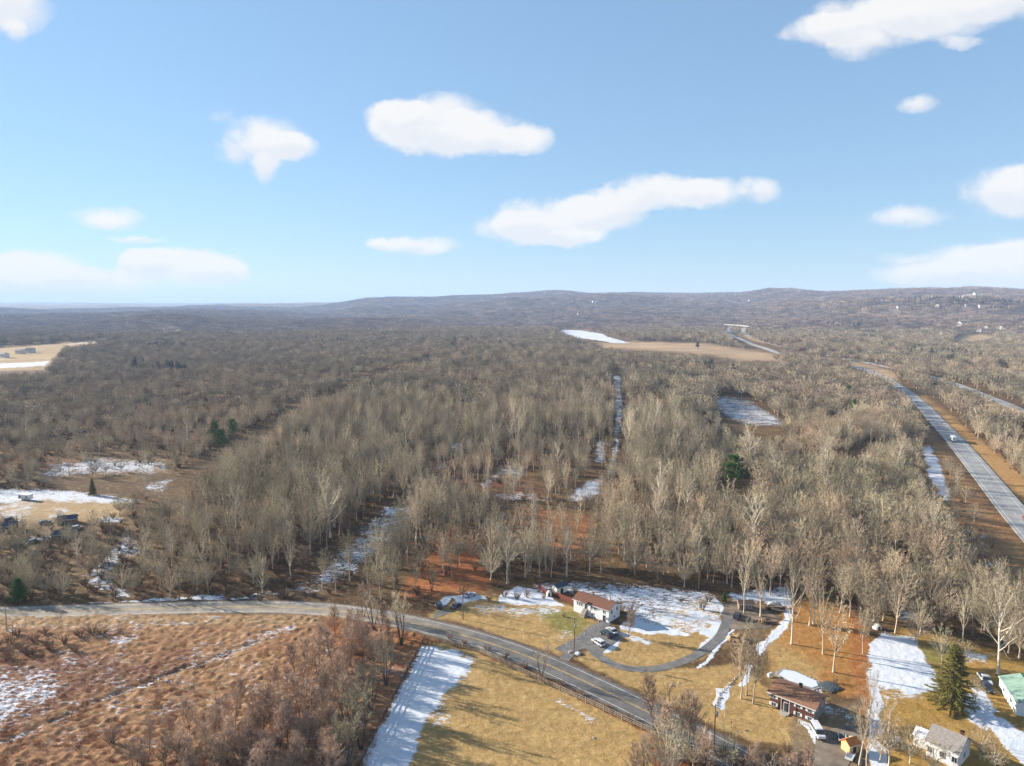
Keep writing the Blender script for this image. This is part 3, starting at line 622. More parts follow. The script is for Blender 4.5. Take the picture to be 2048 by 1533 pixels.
def gen_conifer(seed, h, w, layers, per, droop, cb=.06, dens=1.0, nl=.55):
    g = np.random.default_rng(seed); tk = Acc(); cr = Acc()
    tk.tube([(0, 0, z) for z in np.linspace(0, h, 6)], h * .014 * np.linspace(1.4, .1, 6), 6)
    P0, P1 = [], []
    for i in range(layers):
        f = i / layers; z = h * (cb + (1 - cb) * f); L = w * (1 - f) ** .85 * g.uniform(.8, 1.12) + .25
        for j in range(per):
            az = j * 2 * np.pi / per + i * 1.1 + g.uniform(-.25, .25); L_ = L * g.uniform(.78, 1.12)
            d = np.array([math.cos(az), math.sin(az), droop * (1 - 1.3 * f)])
            bp_ = bend(g, (0, 0, z), d, L_, 4, .06, .035); tk.tube(bp_, np.linspace(.05, .015, 5), 3)
            m = int((10 + 16 * L_) * dens); q = g.uniform(.15, 1, m) * 4; k = np.minimum(q.astype(int), 3)
            p = bp_[k] + (bp_[k + 1] - bp_[k]) * (q - k)[:, None]
            dd = unit(d)[None] * .75 + g.normal(0, .5, (m, 3)) + np.array([0, 0, -.10]); dd /= np.linalg.norm(dd, axis=1)[:, None]
            P0.append(p); P1.append(p + dd * nl * g.uniform(.6, 1.3, m)[:, None])
    cr.spikes(np.concatenate(P0), np.concatenate(P1), .075)
    return tk, cr
def gen_pine(seed, h, w, n, cb=.3):
    g = np.random.default_rng(seed); tk = Acc(); cr = Acc()
    tp = bend(g, (0, 0, 0), (0, 0, 1), h * .95, 7, .03, .02); tk.tube(tp, h * .018 * np.linspace(1.2, .2, 8), 6)
    P0, P1 = [], []
    for i in range(n):
        f = cb + (1 - cb) * (i + g.uniform(0, 1)) / n; q = f * 7; k = min(int(q), 6); p = tp[k] + (tp[k + 1] - tp[k]) * (q - k)
        az = i * 2.4; t = (1 - f) / (1 - cb); L = w * (.35 + .75 * t ** .6) * g.uniform(.75, 1.15) if t > .05 else w * .3
        d = np.array([math.cos(az), math.sin(az), g.uniform(.15, .5)]); bp_ = bend(g, p, d, L, 4, .1, .06); tk.tube(bp_, np.linspace(.09, .03, 5), 3)
        for c in range(7):
            cq = bp_[-1] * (.35 + .1 * c) + p * (.65 - .1 * c) + g.normal(0, .5, 3); m = 34
            dd = g.normal(0, 1, (m, 3)) + np.array([0, 0, .5]); dd /= np.linalg.norm(dd, axis=1)[:, None]
            P0.append(cq + dd * .1); P1.append(cq + dd * g.uniform(.5, .95, m)[:, None])
    cr.spikes(np.concatenate(P0), np.concatenate(P1), .07)
    return tk, cr
def gen_shrub(seed, h, w, n, m, tr):
    g = np.random.default_rng(seed); st = Acc(); tw = Acc(); P0, P1 = [], []
    for i in range(n):
        az = g.uniform(0, 2 * np.pi); le = g.uniform(.1, 1) * w / h
        d = np.array([math.cos(az) * le, math.sin(az) * le, 1]); L = h * g.uniform(.6, 1.05)
        bp_ = bend(g, (math.cos(az) * .12 * w, math.sin(az) * .12 * w, 0), d, L, 5, .11, .04); st.tube(bp_, np.linspace(tr * 2.4, tr, 6), 3)
        q = g.uniform(.22, 1, m) * 5; k = np.minimum(q.astype(int), 4); p = bp_[k] + (bp_[k + 1] - bp_[k]) * (q - k)[:, None]
        dd = unit(d)[None] + g.normal(0, .6, (m, 3)); dd /= np.linalg.norm(dd, axis=1)[:, None]
        P0.append(p); P1.append(p + dd * (h * .24) * g.uniform(.5, 1.2, m)[:, None])
    tw.spikes(np.concatenate(P0), np.concatenate(P1), tr)
    return st, tw
def gen_tuft(seed, h, n, r):
    g = np.random.default_rng(seed); a = Acc(); az = g.uniform(0, 2 * np.pi, n); q = g.uniform(.05, 1, n)
    p0 = np.stack([np.cos(az) * .28 * q, np.sin(az) * .28 * q, np.full(n, -.1)], 1)
    d = np.stack([np.cos(az) * q * .9, np.sin(az) * q * .9, np.ones(n)], 1) + g.normal(0, .15, (n, 3)); d /= np.linalg.norm(d, axis=1)[:, None]
    a.spikes(p0, p0 + d * h * g.uniform(.55, 1.1, n)[:, None], r); return a
def gen_clump(seed, size, n, h):
    """a patch of far woodland: many crowns with trunks"""
    g = np.random.default_rng(seed); a = Acc(); P0, P1, RR = [], [], []
    s = int(math.ceil(math.sqrt(n)))
    for i in range(n):
        x = ((i % s) + g.uniform(.1, .9)) / s * size - size / 2; y = ((i // s) + g.uniform(.1, .9)) / s * size - size / 2
        hh = h * g.uniform(.75, 1.15); w = hh * g.uniform(.22, .3); m = 46
        a.tube([(x, y, -3), (x, y, hh * .8)], [.3, .12], 3)
        dd = g.normal(0, 1, (m, 3)); dd[:, 2] = np.abs(dd[:, 2]) * .9 - .25; dd /= np.linalg.norm(dd, axis=1)[:, None]
        c = np.array([x, y, hh * .62]); rr = g.uniform(.35, 1, m)[:, None]; sc = np.array([w, w, hh * .36])
        p = c + dd * rr * sc; P0.append(p - dd * 1.4); P1.append(p + dd * 1.0 + np.array([0, 0, .6])); RR.append(np.full(m, .16))
    a.spikes(np.concatenate(P0), np.concatenate(P1), np.concatenate(RR)); return a

def bark_mat(name, cols, rnd=.45, zone=.0045, spec=.2):
    m, N, b = mat_new(name, .9, spec)
    oi = N.n('ShaderNodeObjectInfo'); zn = N.noise(oi.outputs['Location'], zone, 3, .6)
    f = N.m('ADD', N.m('MULTIPLY', oi.outputs['Random'], rnd), N.m('MULTIPLY', N.mr(zn, .3, .7, 0, 1, False), 1 - rnd))
    cr = N.n('ShaderNodeValToRGB'); N.put(cr.inputs[0], f); e = cr.color_ramp.elements
    while len(e) < len(cols): e.new(.5)
    for i, c in enumerate(cols): e[i].position = i / (len(cols) - 1); e[i].color = (*c, 1)
    rv = N.m('FRACT', N.m('MULTIPLY', oi.outputs['Random'], 17.31)); vv = N.mr(rv, 0, 1, .62, 1.22, False)
    sc = N.n('ShaderNodeVectorMath', operation='SCALE'); N.put(sc.inputs[0], cr.outputs[0]); N.put(sc.inputs[3], vv)      # some trees are paler than others
    N.put(b.inputs['Base Color'], sc.outputs[0]); return m
K = 1.0
M_BARK = bark_mat('bark', [lin(150, 136, 116, K), lin(178, 164, 142, K), lin(198, 182, 158, K), lin(166, 146, 124, K)])
M_TWIG = bark_mat('twigs', [lin(118, 111, 102, K), lin(147, 139, 112, K), lin(173, 160, 133, K), lin(176, 151, 126, K), lin(135, 119, 110, K)])
M_TWIGM = bark_mat('mid_twigs', [lin(119, 110, 102, K), lin(144, 135, 113, K), lin(165, 151, 126, K), lin(164, 143, 122, K), lin(130, 116, 108, K)])
M_PALE = bark_mat('pale_bark', [lin(205, 192, 172, .85), lin(222, 212, 196, .85)]); M_PALET = bark_mat('pale_twigs', [lin(186, 170, 144, .8), lin(204, 188, 160, .8)])
M_DARK = bark_mat('dark_bark', [lin(100, 84, 74, .7), lin(128, 108, 94, .7)]); M_PINK = bark_mat('pink_twigs', [lin(178, 152, 126, .95), lin(188, 160, 138, .95), lin(160, 140, 112, .95)])
M_BRUSH = bark_mat('brush_twigs', [lin(140, 108, 84, .7), lin(160, 128, 96, .75), lin(126, 100, 84, .7)])
M_SPRUCE = bark_mat('spruce_needles', [lin(140, 134, 72, .75), lin(150, 142, 80, .75)]); M_PINE = bark_mat('pine_needles', [lin(72, 108, 52, .8), lin(98, 128, 62, .8), lin(78, 108, 66, .8)])
M_GRASS = bark_mat('dead_grass', [lin(186, 130, 92, .95), lin(200, 150, 112, .95), lin(150, 104, 78, .9), lin(206, 170, 132, .95), lin(168, 114, 82, .95)], .6, .05)
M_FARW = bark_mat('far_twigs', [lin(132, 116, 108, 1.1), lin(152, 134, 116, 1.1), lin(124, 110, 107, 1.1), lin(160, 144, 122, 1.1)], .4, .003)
M_FARC = bark_mat('far_conifer', [lin(62, 80, 66, .55), lin(74, 92, 70, .55)])

KINDS = {  # prototypes: name -> list of (trunk mesh, crown mesh)
}
def add_kind(k, tk, cr, mt, mc):
    KINDS.setdefault(k, []).append((tk.mesh(k + '_trunk', mt, True), cr.mesh(k + '_crown', mc), join_two(k, tk, cr, mt, mc)))
def join_two(k, tk, cr, mt, mc):
    c = join_acc(tk, cr); me = c.mesh(k, mt); me.materials.append(mc)
    nq = len(c.q); nt_q = len(tk.q); n_t = sum(len(t) for t in tk.t)
    mi = np.zeros(len(me.polygons), np.int32); mi[nt_q:nq] = 1; mi[nq + n_t:] = 1
    me.polygons.foreach_set('material_index', mi); return me
for s in range(6):    # tall forest tree with a narrow high crown
    add_kind('tall', *gen_dome(100 + s, 19 + s % 3, 2.9 + .3 * (s % 3), .23, .48, 14, 7, 14, 1.0, .024), M_BARK, M_TWIG)
for s in range(5):    # rounded crown
    add_kind('round', *gen_dome(200 + s, 14.5 + s % 3, 4.9 + .4 * (s % 3), .26, .36, 22, 7, 16, 1.1, .025), M_BARK, M_TWIG)
for s in range(3):    # old spreading pale tree
    add_kind('pale', *gen_tree(300 + s, 22, .42, .26, 17, 8.6, .85, 8, 9, 1.35, .026, fork=1), M_PALE, M_PALET)
for s in range(3):    # clump of dark stems
    add_kind('stems', *gen_tree(400 + s, 14.5, .17, .40, 24, 3.6, .55, 6, 8, 1.0, .022, stems=4), M_DARK, M_TWIG)
for s in range(4):    # pinkish young tree
    add_kind('young', *gen_tree(500 + s, 11.5, .12, .16, 26, 3.8, .70, 7, 12, 1.0, .022, stems=1 + s % 2), M_DARK, M_PINK)
for s in range(3): add_kind('shrub', *gen_shrub(600 + s, 4.6, 3.0, 24, 44, .02), M_DARK, M_PINK)
for s in range(3): add_kind('brush', *gen_shrub(650 + s, 2.6, 2.4, 18, 34, .02), M_DARK, M_BRUSH)
for s in range(2): add_kind('spruce', *gen_conifer(700 + s, 17, 5.2, 30, 9, -.16), M_DARK, M_SPRUCE)
for s in range(3): add_kind('pine', *gen_pine(720 + s, 16, 4.6, 34), M_DARK, M_PINE)
for s in range(3): add_kind('cedar', *gen_conifer(740 + s, 9, 2.4, 16, 7, .3, .04, 1.2, .6), M_DARK, M_PINE)
def lite(k, s, *a):   # lighter copies for the middle distance
    tk, cr = gen_dome(*a); c = join_two(k, tk, cr, M_BARK, M_TWIGM); LITE.setdefault(k, []).append(c)
LITE = {}
for s in range(5): lite('tall_mid', s, 800 + s, 17.5, 3.5 + .25 * s, .24, .48, 12, 6, 13, 1.3, .060)
for s in range(5): lite('round_mid', s, 820 + s, 14, 5.6 + .4 * s, .28, .42, 18, 6, 15, 1.3, .075)
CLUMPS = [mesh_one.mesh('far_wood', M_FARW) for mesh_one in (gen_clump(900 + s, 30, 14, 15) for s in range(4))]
_tkc, _crc = gen_conifer(930, 15, 3.6, 12, 6, -.1, .1, .45, 1.2); FARCON = join_two('far_conifer', _tkc, _crc, M_DARK, M_FARC)
TUFTS = [gen_tuft(950 + s, .75, 26, .045).mesh('tuft', M_GRASS) for s in range(4)]

def scatter(name, pts, rot, scl, idx, meshes, label):
    """one object of woodland: prototypes set out on points"""
    col = bpy.data.collections.new(name + '_kinds')
    for i, m in enumerate(meshes):
        col.objects.link(bpy.data.objects.new('%s_%03d' % (name, i), m))
    me = bpy.data.meshes.new(name); me.vertices.add(len(pts)); me.vertices.foreach_set('co', np.asarray(pts, np.float32).ravel())
    for nm, ty, v in (('rot', 'FLOAT', rot), ('scl', 'FLOAT', scl), ('idx', 'INT', idx)):
        a = me.attributes.new(nm, ty, 'POINT'); a.data.foreach_set('value', np.asarray(v, np.float32 if ty == 'FLOAT' else np.int32))
    o = link(name, me)
    ng = bpy.data.node_groups.new(name, 'GeometryNodeTree')
    ng.interface.new_socket('Geometry', in_out='INPUT', socket_type='NodeSocketGeometry'); ng.interface.new_socket('Geometry', in_out='OUTPUT', socket_type='NodeSocketGeometry')
    n = ng.nodes; gi = n.new('NodeGroupInput'); go = n.new('NodeGroupOutput'); ip = n.new('GeometryNodeInstanceOnPoints'); ci = n.new('GeometryNodeCollectionInfo')
    ci.inputs['Collection'].default_value = col; ci.inputs['Separate Children'].default_value = True; ci.inputs['Reset Children'].default_value = True
    def na(nm, ty):
        q = n.new('GeometryNodeInputNamedAttribute'); q.data_type = ty; q.inputs['Name'].default_value = nm; return q.outputs['Attribute']
    L = ng.links; L.new(gi.outputs[0], ip.inputs['Points']); L.new(ci.outputs[0], ip.inputs['Instance']); ip.inputs['Pick Instance'].default_value = True
    L.new(na('idx', 'INT'), ip.inputs['Instance Index'])
    cx = n.new('ShaderNodeCombineXYZ'); L.new(na('rot', 'FLOAT'), cx.inputs[2])
    er = n.new('FunctionNodeEulerToRotation'); L.new(cx.outputs[0], er.inputs[0]); L.new(er.outputs[0], ip.inputs['Rotation'])
    L.new(na('scl', 'FLOAT'), ip.inputs['Scale']); L.new(ip.outputs[0], go.inputs[0])
    md = o.modifiers.new('scatter', 'NODES'); md.node_group = ng
    return tag(o, label, kind='stuff')

# ---- where the woods are: density from the clearings seen in the photograph
CLEAR = [ZONES[k][0] for k in range(len(ZONES)) if ZONES[k][1] in (STRAW, MEADOW)] + [
    [(-400, 1205), (60, 1205), (250, 1198), (420, 1190), (600, 1192), (640, 1185), (760, 1195), (800, 1200), (855, 1188), (960, 1184), (1000, 1180), (1065, 1163), (1200, 1160), (1330, 1170), (1440, 1184), (1560, 1170),
     (1600, 1195), (1700, 1222), (1745, 1258), (1800, 1258), (1960, 1300), (2060, 1330), (2500, 1400), (2500, 3000), (-400, 3000)],
    [(610, 1172), (640, 1120), (700, 1075), (730, 1040), (775, 1008), (838, 1003), (835, 1030), (790, 1090), (720, 1155), (660, 1180)],
    [(1221, 742), (1247, 742), (1254, 830), (1249, 890), (1241, 950), (1210, 955), (1219, 880), (1223, 820)],
    [(1436, 965), (1498, 965), (1505, 1040), (1436, 1040)],
    [(1415, 800), (1440, 788), (1500, 795), (1580, 846), (1560, 858), (1480, 856), (1445, 838)],
    [(-100, 976), (160, 978), (240, 996), (290, 998), (270, 1008), (190, 1025), (150, 1040), (40, 1048), (-100, 1052)],
    [(1836, 895), (1858, 886), (1885, 925), (1910, 1000), (1890, 1008), (1856, 960)],
    [(1110, 658), (1165, 659), (1215, 668), (1270, 684), (1230, 690), (1180, 684), (1138, 672)], [(1905, 672), (1960, 666), (2000, 675), (1960, 686), (1905, 684)], [(296, 662), (340, 655), (364, 656), (372, 662), (330, 665)]]
SPARSE = [  # polygon, share of trees kept
    ([(1900, 1010), (1990, 1010), (2080, 1110), (2080, 1230), (1970, 1160)], .3),     ([(1000, 1000), (1190, 1005), (1195, 1060), (1170, 1112), (1050, 1115), (1000, 1080)], .22), ([(845, 935), (960, 950), (1010, 920), (1070, 930), (1100, 990), (980, 1000), (880, 1000)], .35),
    ([(800, 1195), (860, 1100), (890, 1040), (960, 1080), (985, 1180), (940, 1192)], .5), ([(60, 965), (90, 915), (200, 900), (340, 910), (350, 960), (300, 985), (240, 995), (160, 978)], .22), ([(130, 1200), (160, 1150), (210, 1100), (250, 1040), (300, 1050), (270, 1110), (230, 1160), (270, 1196)], .5),
    ([(-80, 1060), (230, 1040), (230, 1100), (180, 1140), (-80, 1150)], .8), ([(1130, 960), (1212, 950), (1205, 1000), (1140, 1008)], .12), ([(905, 760), (960, 765), (990, 810), (925, 835)], .45), ([(1185, 870), (1220, 870), (1215, 930), (1190, 930)], .2), ([(420, 1192), (480, 1170), (640, 1160), (650, 1190)], .3), ([(1500, 942), (1600, 950), (1690, 955), (1680, 975), (1510, 968)], .3)]
LANES = [([(330, 1025), (400, 945), (480, 900), (620, 825), (760, 768), (905, 724), (935, 708)], 13), ([(905, 690), (935, 725), (945, 745)], 13), ([(1490, 860), (1540, 920), (1600, 935), (1690, 925), (1760, 900)], 9), ([(640, 826), (760, 800)], 4)]
LANES = [(np.array([G(*q) for q in p]), w) for p, w in LANES]
OPEN_FAR = [[(300, 661), (340, 655), (362, 656), (370, 661), (330, 663)]] + [ZONES[k][0] for k in range(len(ZONES)) if ZONES[k][1] in (STRAW, MEADOW) and min(p[1] for p in ZONES[k][0]) < 760] + [[(1110, 658), (1165, 659), (1215, 668), (1270, 684), (1230, 690), (1180, 684), (1138, 672)], [(1420, 800), (1450, 788), (1500, 796), (1575, 846), (1560, 856), (1490, 852), (1450, 835)], [(1840, 895), (1860, 890), (1880, 925), (1905, 1000), (1890, 1005), (1860, 960)], [(80, 960), (100, 925), (200, 915), (330, 920), (340, 945), (180, 955)], [(60, 985), (290, 996), (200, 1004), (-80, 1006), (-80, 980)], [(1190, 880), (1212, 880), (1212, 925), (1192, 925)]]
def seg_dist(x, y, P):
    dm = np.full(len(x), 1e9)
    for i in range(len(P) - 1):
        x0, y0 = P[i]; ex, ey = P[i + 1] - P[i]; t = np.clip(((x - x0) * ex + (y - y0) * ey) / (ex * ex + ey * ey + 1e-9), 0, 1)
        dm = np.minimum(dm, np.hypot(x - x0 - t * ex, y - y0 - t * ey))
    return dm
def density(x, y, z):
    px, py = proj(x, y, z); d = np.ones(len(x)); r = np.hypot(x, y)
    d *= np.where(r < 2300, np.where(r < 560, .50, .12) + np.where(r < 560, .50, .88) * smooth(.30, .46, fbm(x / 26., y / 26., 88)), 1)
    # nothing tall directly in front of the far meadows, ponds and roads
    q = py - .8 * np.where(r > 2500, 26, 16) * F / np.maximum(r, 100)
    wx_ = (fbm(x / 30., y / 30., 71) - .5); wk = np.clip(9000 / np.maximum(r, 150), 4, 30); wpx = px + wx_ * wk * 1.6; wpy = py + (fbm(x / 30., y / 30., 72) - .5) * wk * .5      # ragged edges of the clearings
    for p in OPEN_FAR: d *= 1 - pmask(wpx, q + (wpy - py), p, 1.5)
    for pl, w in ((PX_HW1[9:13], 2.4), (PX_HW1[12:], 5.5), (PX_HW2[9:], 4.5)): d *= 1 - pline(px, q, pl, w, 1.5)
    for k_, p in enumerate(CLEAR): d *= 1 - (pmask(px, py, p, 1.5) if min(t[1] for t in p) > 1150 else pmask(wpx, wpy, p, 1.5))
    for p, k in SPARSE: d *= 1 - (1 - k) * pmask(px, py, p, 6)
    for p, w in LANES: d[seg_dist(x, y, p) < w] *= .03
    d[seg_dist(x, y, HW1[::3]) < 17] = 0; d[seg_dist(x, y, HW2[::3]) < 13] = 0; d[seg_dist(x, y, ROADC[::3]) < 8] = 0
    return d, px, py
def grid(r0, r1, step, seed, wx=.84):
    g = np.random.default_rng(seed); n = int(2 * wx * r1 / step) + 2; m = int((r1 - r0 * .7) / step) + 2
    X, Y = np.meshgrid((np.arange(n) - n / 2) * step, r0 * .7 + np.arange(m) * step); X = X.ravel() + g.uniform(-.48, .48, X.size) * step; Y = Y.ravel() + g.uniform(-.48, .48, Y.size) * step
    r = np.hypot(X, Y); k = (r >= r0) & (r < r1) & (np.abs(X) < wx * Y + 30); return X[k], Y[k], g
# ---- forest proper
def height_zone(px, py):
    """relative tree height: scrubby ground on the left and by the road, tall wood in the middle"""
    s = np.ones(len(px))
    s *= 1 - .22 * pmask(px, py, [(-300, 1000), (300, 1060), (480, 895), (900, 722), (600, 700), (-300, 720)], 12)
    s *= 1 - .42 * pmask(px, py, [(1400, 835), (1600, 850), (1640, 920), (1400, 900)], 15)
    s *= 1 - .25 * pmask(px, py, [(840, 900), (1220, 900), (1200, 1120), (1000, 1130), (880, 1010)], 25)
    s *= 1 - .35 * pmask(px, py, [(1780, 900), (1850, 860), (1920, 1010), (1990, 1120), (2060, 1220), (1960, 1200), (1860, 1040)], 18)
    s *= 1 - .30 * pmask(px, py, [(-300, 1040), (230, 1040), (420, 1120), (640, 1170), (640, 1210), (-300, 1215)], 30)
    s *= 1 - .25 * pmask(px, py, [(1850, 900), (2300, 880), (2300, 1250), (1990, 1200), (1900, 1050)], 20)
    s *= 1 - .2 * pmask(px, py, [(-300, 870), (420, 860), (380, 960), (-300, 990)], 20)
    return s
def build_forest():
    P, ROT, SC, ID = [], [], [], []; meshes = []; base = {}
    for k in ('tall', 'round', 'pale', 'stems', 'young', 'brush', 'pine', 'cedar'):
        base[k] = len(meshes); meshes += [q[2] for q in KINDS[k]]
    for k in LITE: base[k] = len(meshes); meshes += LITE[k]
    base['clump'] = len(meshes); meshes += CLUMPS; base['fcon'] = len(meshes); meshes += [FARCON]
    near = []
    def emit(x, y, z, k, sc, g):
        n = len(x)
        cnt = len(KINDS[k]) if k in KINDS else len(LITE[k]) if k in LITE else len(CLUMPS) if k == 'clump' else 1
        ii = g.integers(0, cnt, n) + base[k]
        P.append(np.stack([x, y, z], 1)); ROT.append(g.uniform(0, 6.283, n)); SC.append(sc); ID.append(ii)
    # 1: detailed trees to 640 m
    x, y, g = grid(150, 640, 6.0, 1); z = hgt(x, y); d, px, py = density(x, y, z); k = g.uniform(0, 1, len(x)) < d * .93; x, y, z, px, py = x[k], y[k], z[k], px[k], py[k]
    tallm = pmask(px, py, [(420, 950), (760, 800), (1250, 780), (1420, 900), (1480, 1180), (850, 1190), (640, 1190), (300, 1150)], 40)
    kind = np.where(g.uniform(0, 1, len(x)) < .08 + .66 * tallm, 0, 1); u = g.uniform(0, 1, len(x))
    kind[u < .03] = 2; kind[(u > .93)] = 3; kind[(u > .90) & (u < .93)] = 4
    sc = g.uniform(.66, 1.1, len(x)) * height_zone(px, py) * (.68 + .56 * fbm(x / 48., y / 48., 91))
    sc[kind == 1] *= .92
    # the front ranks become trees of their own, largest in the picture first
    vis = (px > -20) & (px < 2068); size = np.where(vis, sc / np.hypot(x, y), 0); edge = py + g.uniform(-6, 6, len(x))
    order = np.argsort(-edge * vis); own = order[:OWN_FOREST]
    mask = np.zeros(len(x), bool); mask[own] = True
    names = ['tall', 'round', 'pale', 'stems', 'young']
    for i in own: near.append((x[i], y[i], names[kind[i]], sc[i], px[i], py[i]))
    for q, nm in enumerate(names):
        s = (kind == q) & ~mask; emit(x[s], y[s], z[s], nm, sc[s], g)
    # undergrowth
    bx, by, g = grid(150, 760, 5.0, 2); bz = hgt(bx, by); d, bpx, bpy = density(bx, by, bz); 
    for p in CLEAR[-11:-6]: d = np.maximum(d, .45 * pmask(bpx, bpy, p, 4))
    d = np.maximum(d * .6, .9 * (d > .05) * pmask(bpx, bpy, [(-300, 1040), (300, 1040), (640, 1120), (640, 1215), (-300, 1220)], 25))
    s = (g.uniform(0, 1, len(bx)) < d) & (bpy < 1204); emit(bx[s], by[s], bz[s], 'brush', g.uniform(.45, 1.25, s.sum()), g)
    # 2: 640 - 2200 m
    for r0, r1, st, seed in ((640, 1300, 9.2, 3), (1300, 2500, 10.5, 4)):
        x, y, g = grid(r0, r1, st, seed); z = hgt(x, y); d, px, py = density(x, y, z); k = g.uniform(0, 1, len(x)) < d * .95; x, y, z, px, py = x[k], y[k], z[k], px[k], py[k]
        tallm = pmask(px, py, [(600, 850), (900, 740), (1240, 740), (1300, 860)], 30); t = g.uniform(0, 1, len(x)) < .10 + .45 * tallm
        sc = g.uniform(.66, 1.1, len(x)) * (1.0 if r1 < 1400 else 1.12) * (.66 + .6 * fbm(x / 75., y / 75., 91)) * height_zone(px, py)
        emit(x[t], y[t], z[t], 'tall_mid', sc[t], g); emit(x[~t], y[~t], z[~t], 'round_mid', sc[~t], g)
    # 3: far woods
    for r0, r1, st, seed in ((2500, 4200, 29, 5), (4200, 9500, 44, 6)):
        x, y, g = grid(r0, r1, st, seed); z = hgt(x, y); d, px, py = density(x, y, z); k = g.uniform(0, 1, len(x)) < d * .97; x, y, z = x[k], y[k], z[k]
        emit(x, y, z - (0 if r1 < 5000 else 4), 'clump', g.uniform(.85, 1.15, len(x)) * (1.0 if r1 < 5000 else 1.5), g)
    # dark conifers scattered through the far woods
    g = np.random.default_rng(8); fx, fy = [], []
    for (cx_, cy_, n, s) in FAR_CONIFERS:
        X0, Y0 = GT(cx_, cy_); D = math.hypot(X0, Y0); fx += list(X0 + g.normal(0, s * D / F, n)); fy += list(Y0 + g.normal(0, 3.2 * s * D / F * .5, n))
    fx, fy = np.array(fx), np.array(fy); emit(fx, fy, hgt(fx, fy), 'fcon', g.uniform(.8, 1.3, len(fx)), g)
    scatter('woodland', np.concatenate(P), np.concatenate(ROT), np.concatenate(SC), np.concatenate(ID), meshes, 'bare winter woodland stretching away to the hills')
    print('instances', sum(len(p) for p in P)); return near
FAR_CONIFERS = [(310, 700, 22, 10), (345, 702, 14, 10), (320, 745, 10, 14), (365, 752, 7, 8), (275, 738, 5, 4), (1690, 652, 60, 22), (1740, 672, 34, 12), (1750, 598 + 10, 60, 30), (1860, 605, 160, 30), (1925, 606, 130, 20), (1990, 606, 110, 18), (1180, 645, 50, 20), (1260, 652, 14, 8), (900, 690, 5, 14), (1000, 697, 6, 4), (1330, 625, 40, 40), (560, 625, 50, 60), (760, 640, 30, 60), (40, 655, 20, 60), (1600, 640, 24, 60), (1950, 635, 60, 60), (1450, 640, 50, 20), (1520, 664, 30, 20), (1870, 715, 30, 40), (640, 690, 9, 30), (1400, 745, 5, 30), (660, 660, 12, 60)]
OWN_FOREST = 150
NEAR = build_forest()
# ------------------------------------------------------------------ single trees, shrubs
_cnt = {}
def own_tree(kind, x, y, height, label, group=None, name='bare_tree', cat='tree', rot=None, var=None, wide=1.0):
    """one tree > trunk, crown, copied from its kind"""
    k = _cnt.get(kind, 0); _cnt[kind] = k + 1
    src = KINDS[kind][(k if var is None else var) % len(KINDS[kind])]
    h0 = {'tall': 21, 'round': 17.5, 'pale': 23, 'stems': 14.5, 'young': 11.8, 'shrub': 4.8, 'brush': 2.9, 'spruce': 17, 'pine': 16, 'cedar': 9}[kind]
    s = height / h0
    r = empty(name, x, y, rot if rot is not None else (k * 2.399) % 6.283); r.scale = (s * wide, s * wide, s)
    a, b = ('stem', 'twigs') if kind in ('shrub', 'brush') else ('trunk', 'crown')
    link(a, src[0], r); link(b, src[1], r)
    return tag(r, label, cat, group)
ZL = [(330, 'behind the cedar end of the left road'), (640, 'along the straight road before the snowy strip'), (850, 'on the rise beside the snowy strip'), (1010, 'on the rust brown slope above the pull-in'), (1200, 'straight behind the shed and red fence'), (1455, 'behind the snowy back yard'),
      (1620, 'behind the dirt yard and timber stack'), (1760, 'at the head of the rusty lawn'), (1900, 'at the head of the snow lawn'), (9999, 'in the shade behind the huge white tree')]
KL = {'tall': 'tall slim bare tree', 'round': 'round-crowned bare tree', 'pale': 'pale spreading bare tree', 'stems': 'many-stemmed bare tree', 'young': 'small bare tree'}
for (x, y, k, s, px, py) in NEAR:
    for lim, lab in ZL:
        if px < lim: break
    h0 = {'tall': 21, 'round': 17.5, 'pale': 23, 'stems': 14.5, 'young': 11.8}[k]
    own_tree(k, x, y, h0 * s, KL[k] + ' of the wood edge ' + lab, 'wood edge trees ' + lab)
def T(kind, px, py, h, label, **kw):
    x, y = G(px, py); return own_tree(kind, x, y, h, label, **kw)
T('stems', 747, 1262, 15, 'dark many-stemmed bare tree on the road bank, left one of the roadside pair'); T('stems', 803, 1293, 18, 'tall dark many-stemmed bare tree beside the end of the rail fence'); T('young', 727, 1236, 12, 'slim bare tree on the verge beyond the roadside pair')
T('young', 762, 1272, 10, 'small slim bare tree between the two dark roadside trees'); T('stems', 702, 1470, 17, 'dark bare tree with fanned stems beside the snowy field fence', var=1)
T('stems', 772, 1372, 15, 'dark bare tree leaning over the snowy field fence, upper of four'); T('stems', 742, 1424, 15, 'dark bare tree by the snowy field fence, second of four'); T('stems', 722, 1500, 16, 'dark bare tree by the snowy field fence, third of four'); T('stems', 690, 1545, 16, 'dark bare tree by the snowy field fence at the bottom edge')
T('tall', 120, 1257, 7.5, 'small lone bare tree on the verge at the far left of the road')
T('young', 655, 1405, 12, 'slim dark bare tree in the rusty field, left of a leaning pair'); T('young', 672, 1400, 12.5, 'slim dark bare tree in the rusty field, right of a leaning pair'); T('young', 690, 1372, 11, 'slim bare tree standing nearest the road bank in the rusty thicket')
T('stems', 1083, 1357, 10, 'many-stemmed bare tree between the pale rail fence and the road'); T('young', 1306, 1460, 13, 'bare tree at the right end of the pale rail fence'); T('stems', 1345, 1484, 14, 'bare many-stemmed tree on the road bank below the driveway loop', wide=1.2)
T('round', 1330, 1556, 13, 'pale bare tree with forked crown at the bottom edge by the tan field', var=2); T('young', 1375, 1494, 12, 'slim bare tree on the road bank right of the forked pale tree'); T('young', 1395, 1506, 13, 'thin upright bare tree beside the road near the bottom pole'); T('young', 1290, 1545, 9, 'small bare tree in the tan field corner at the bottom edge')
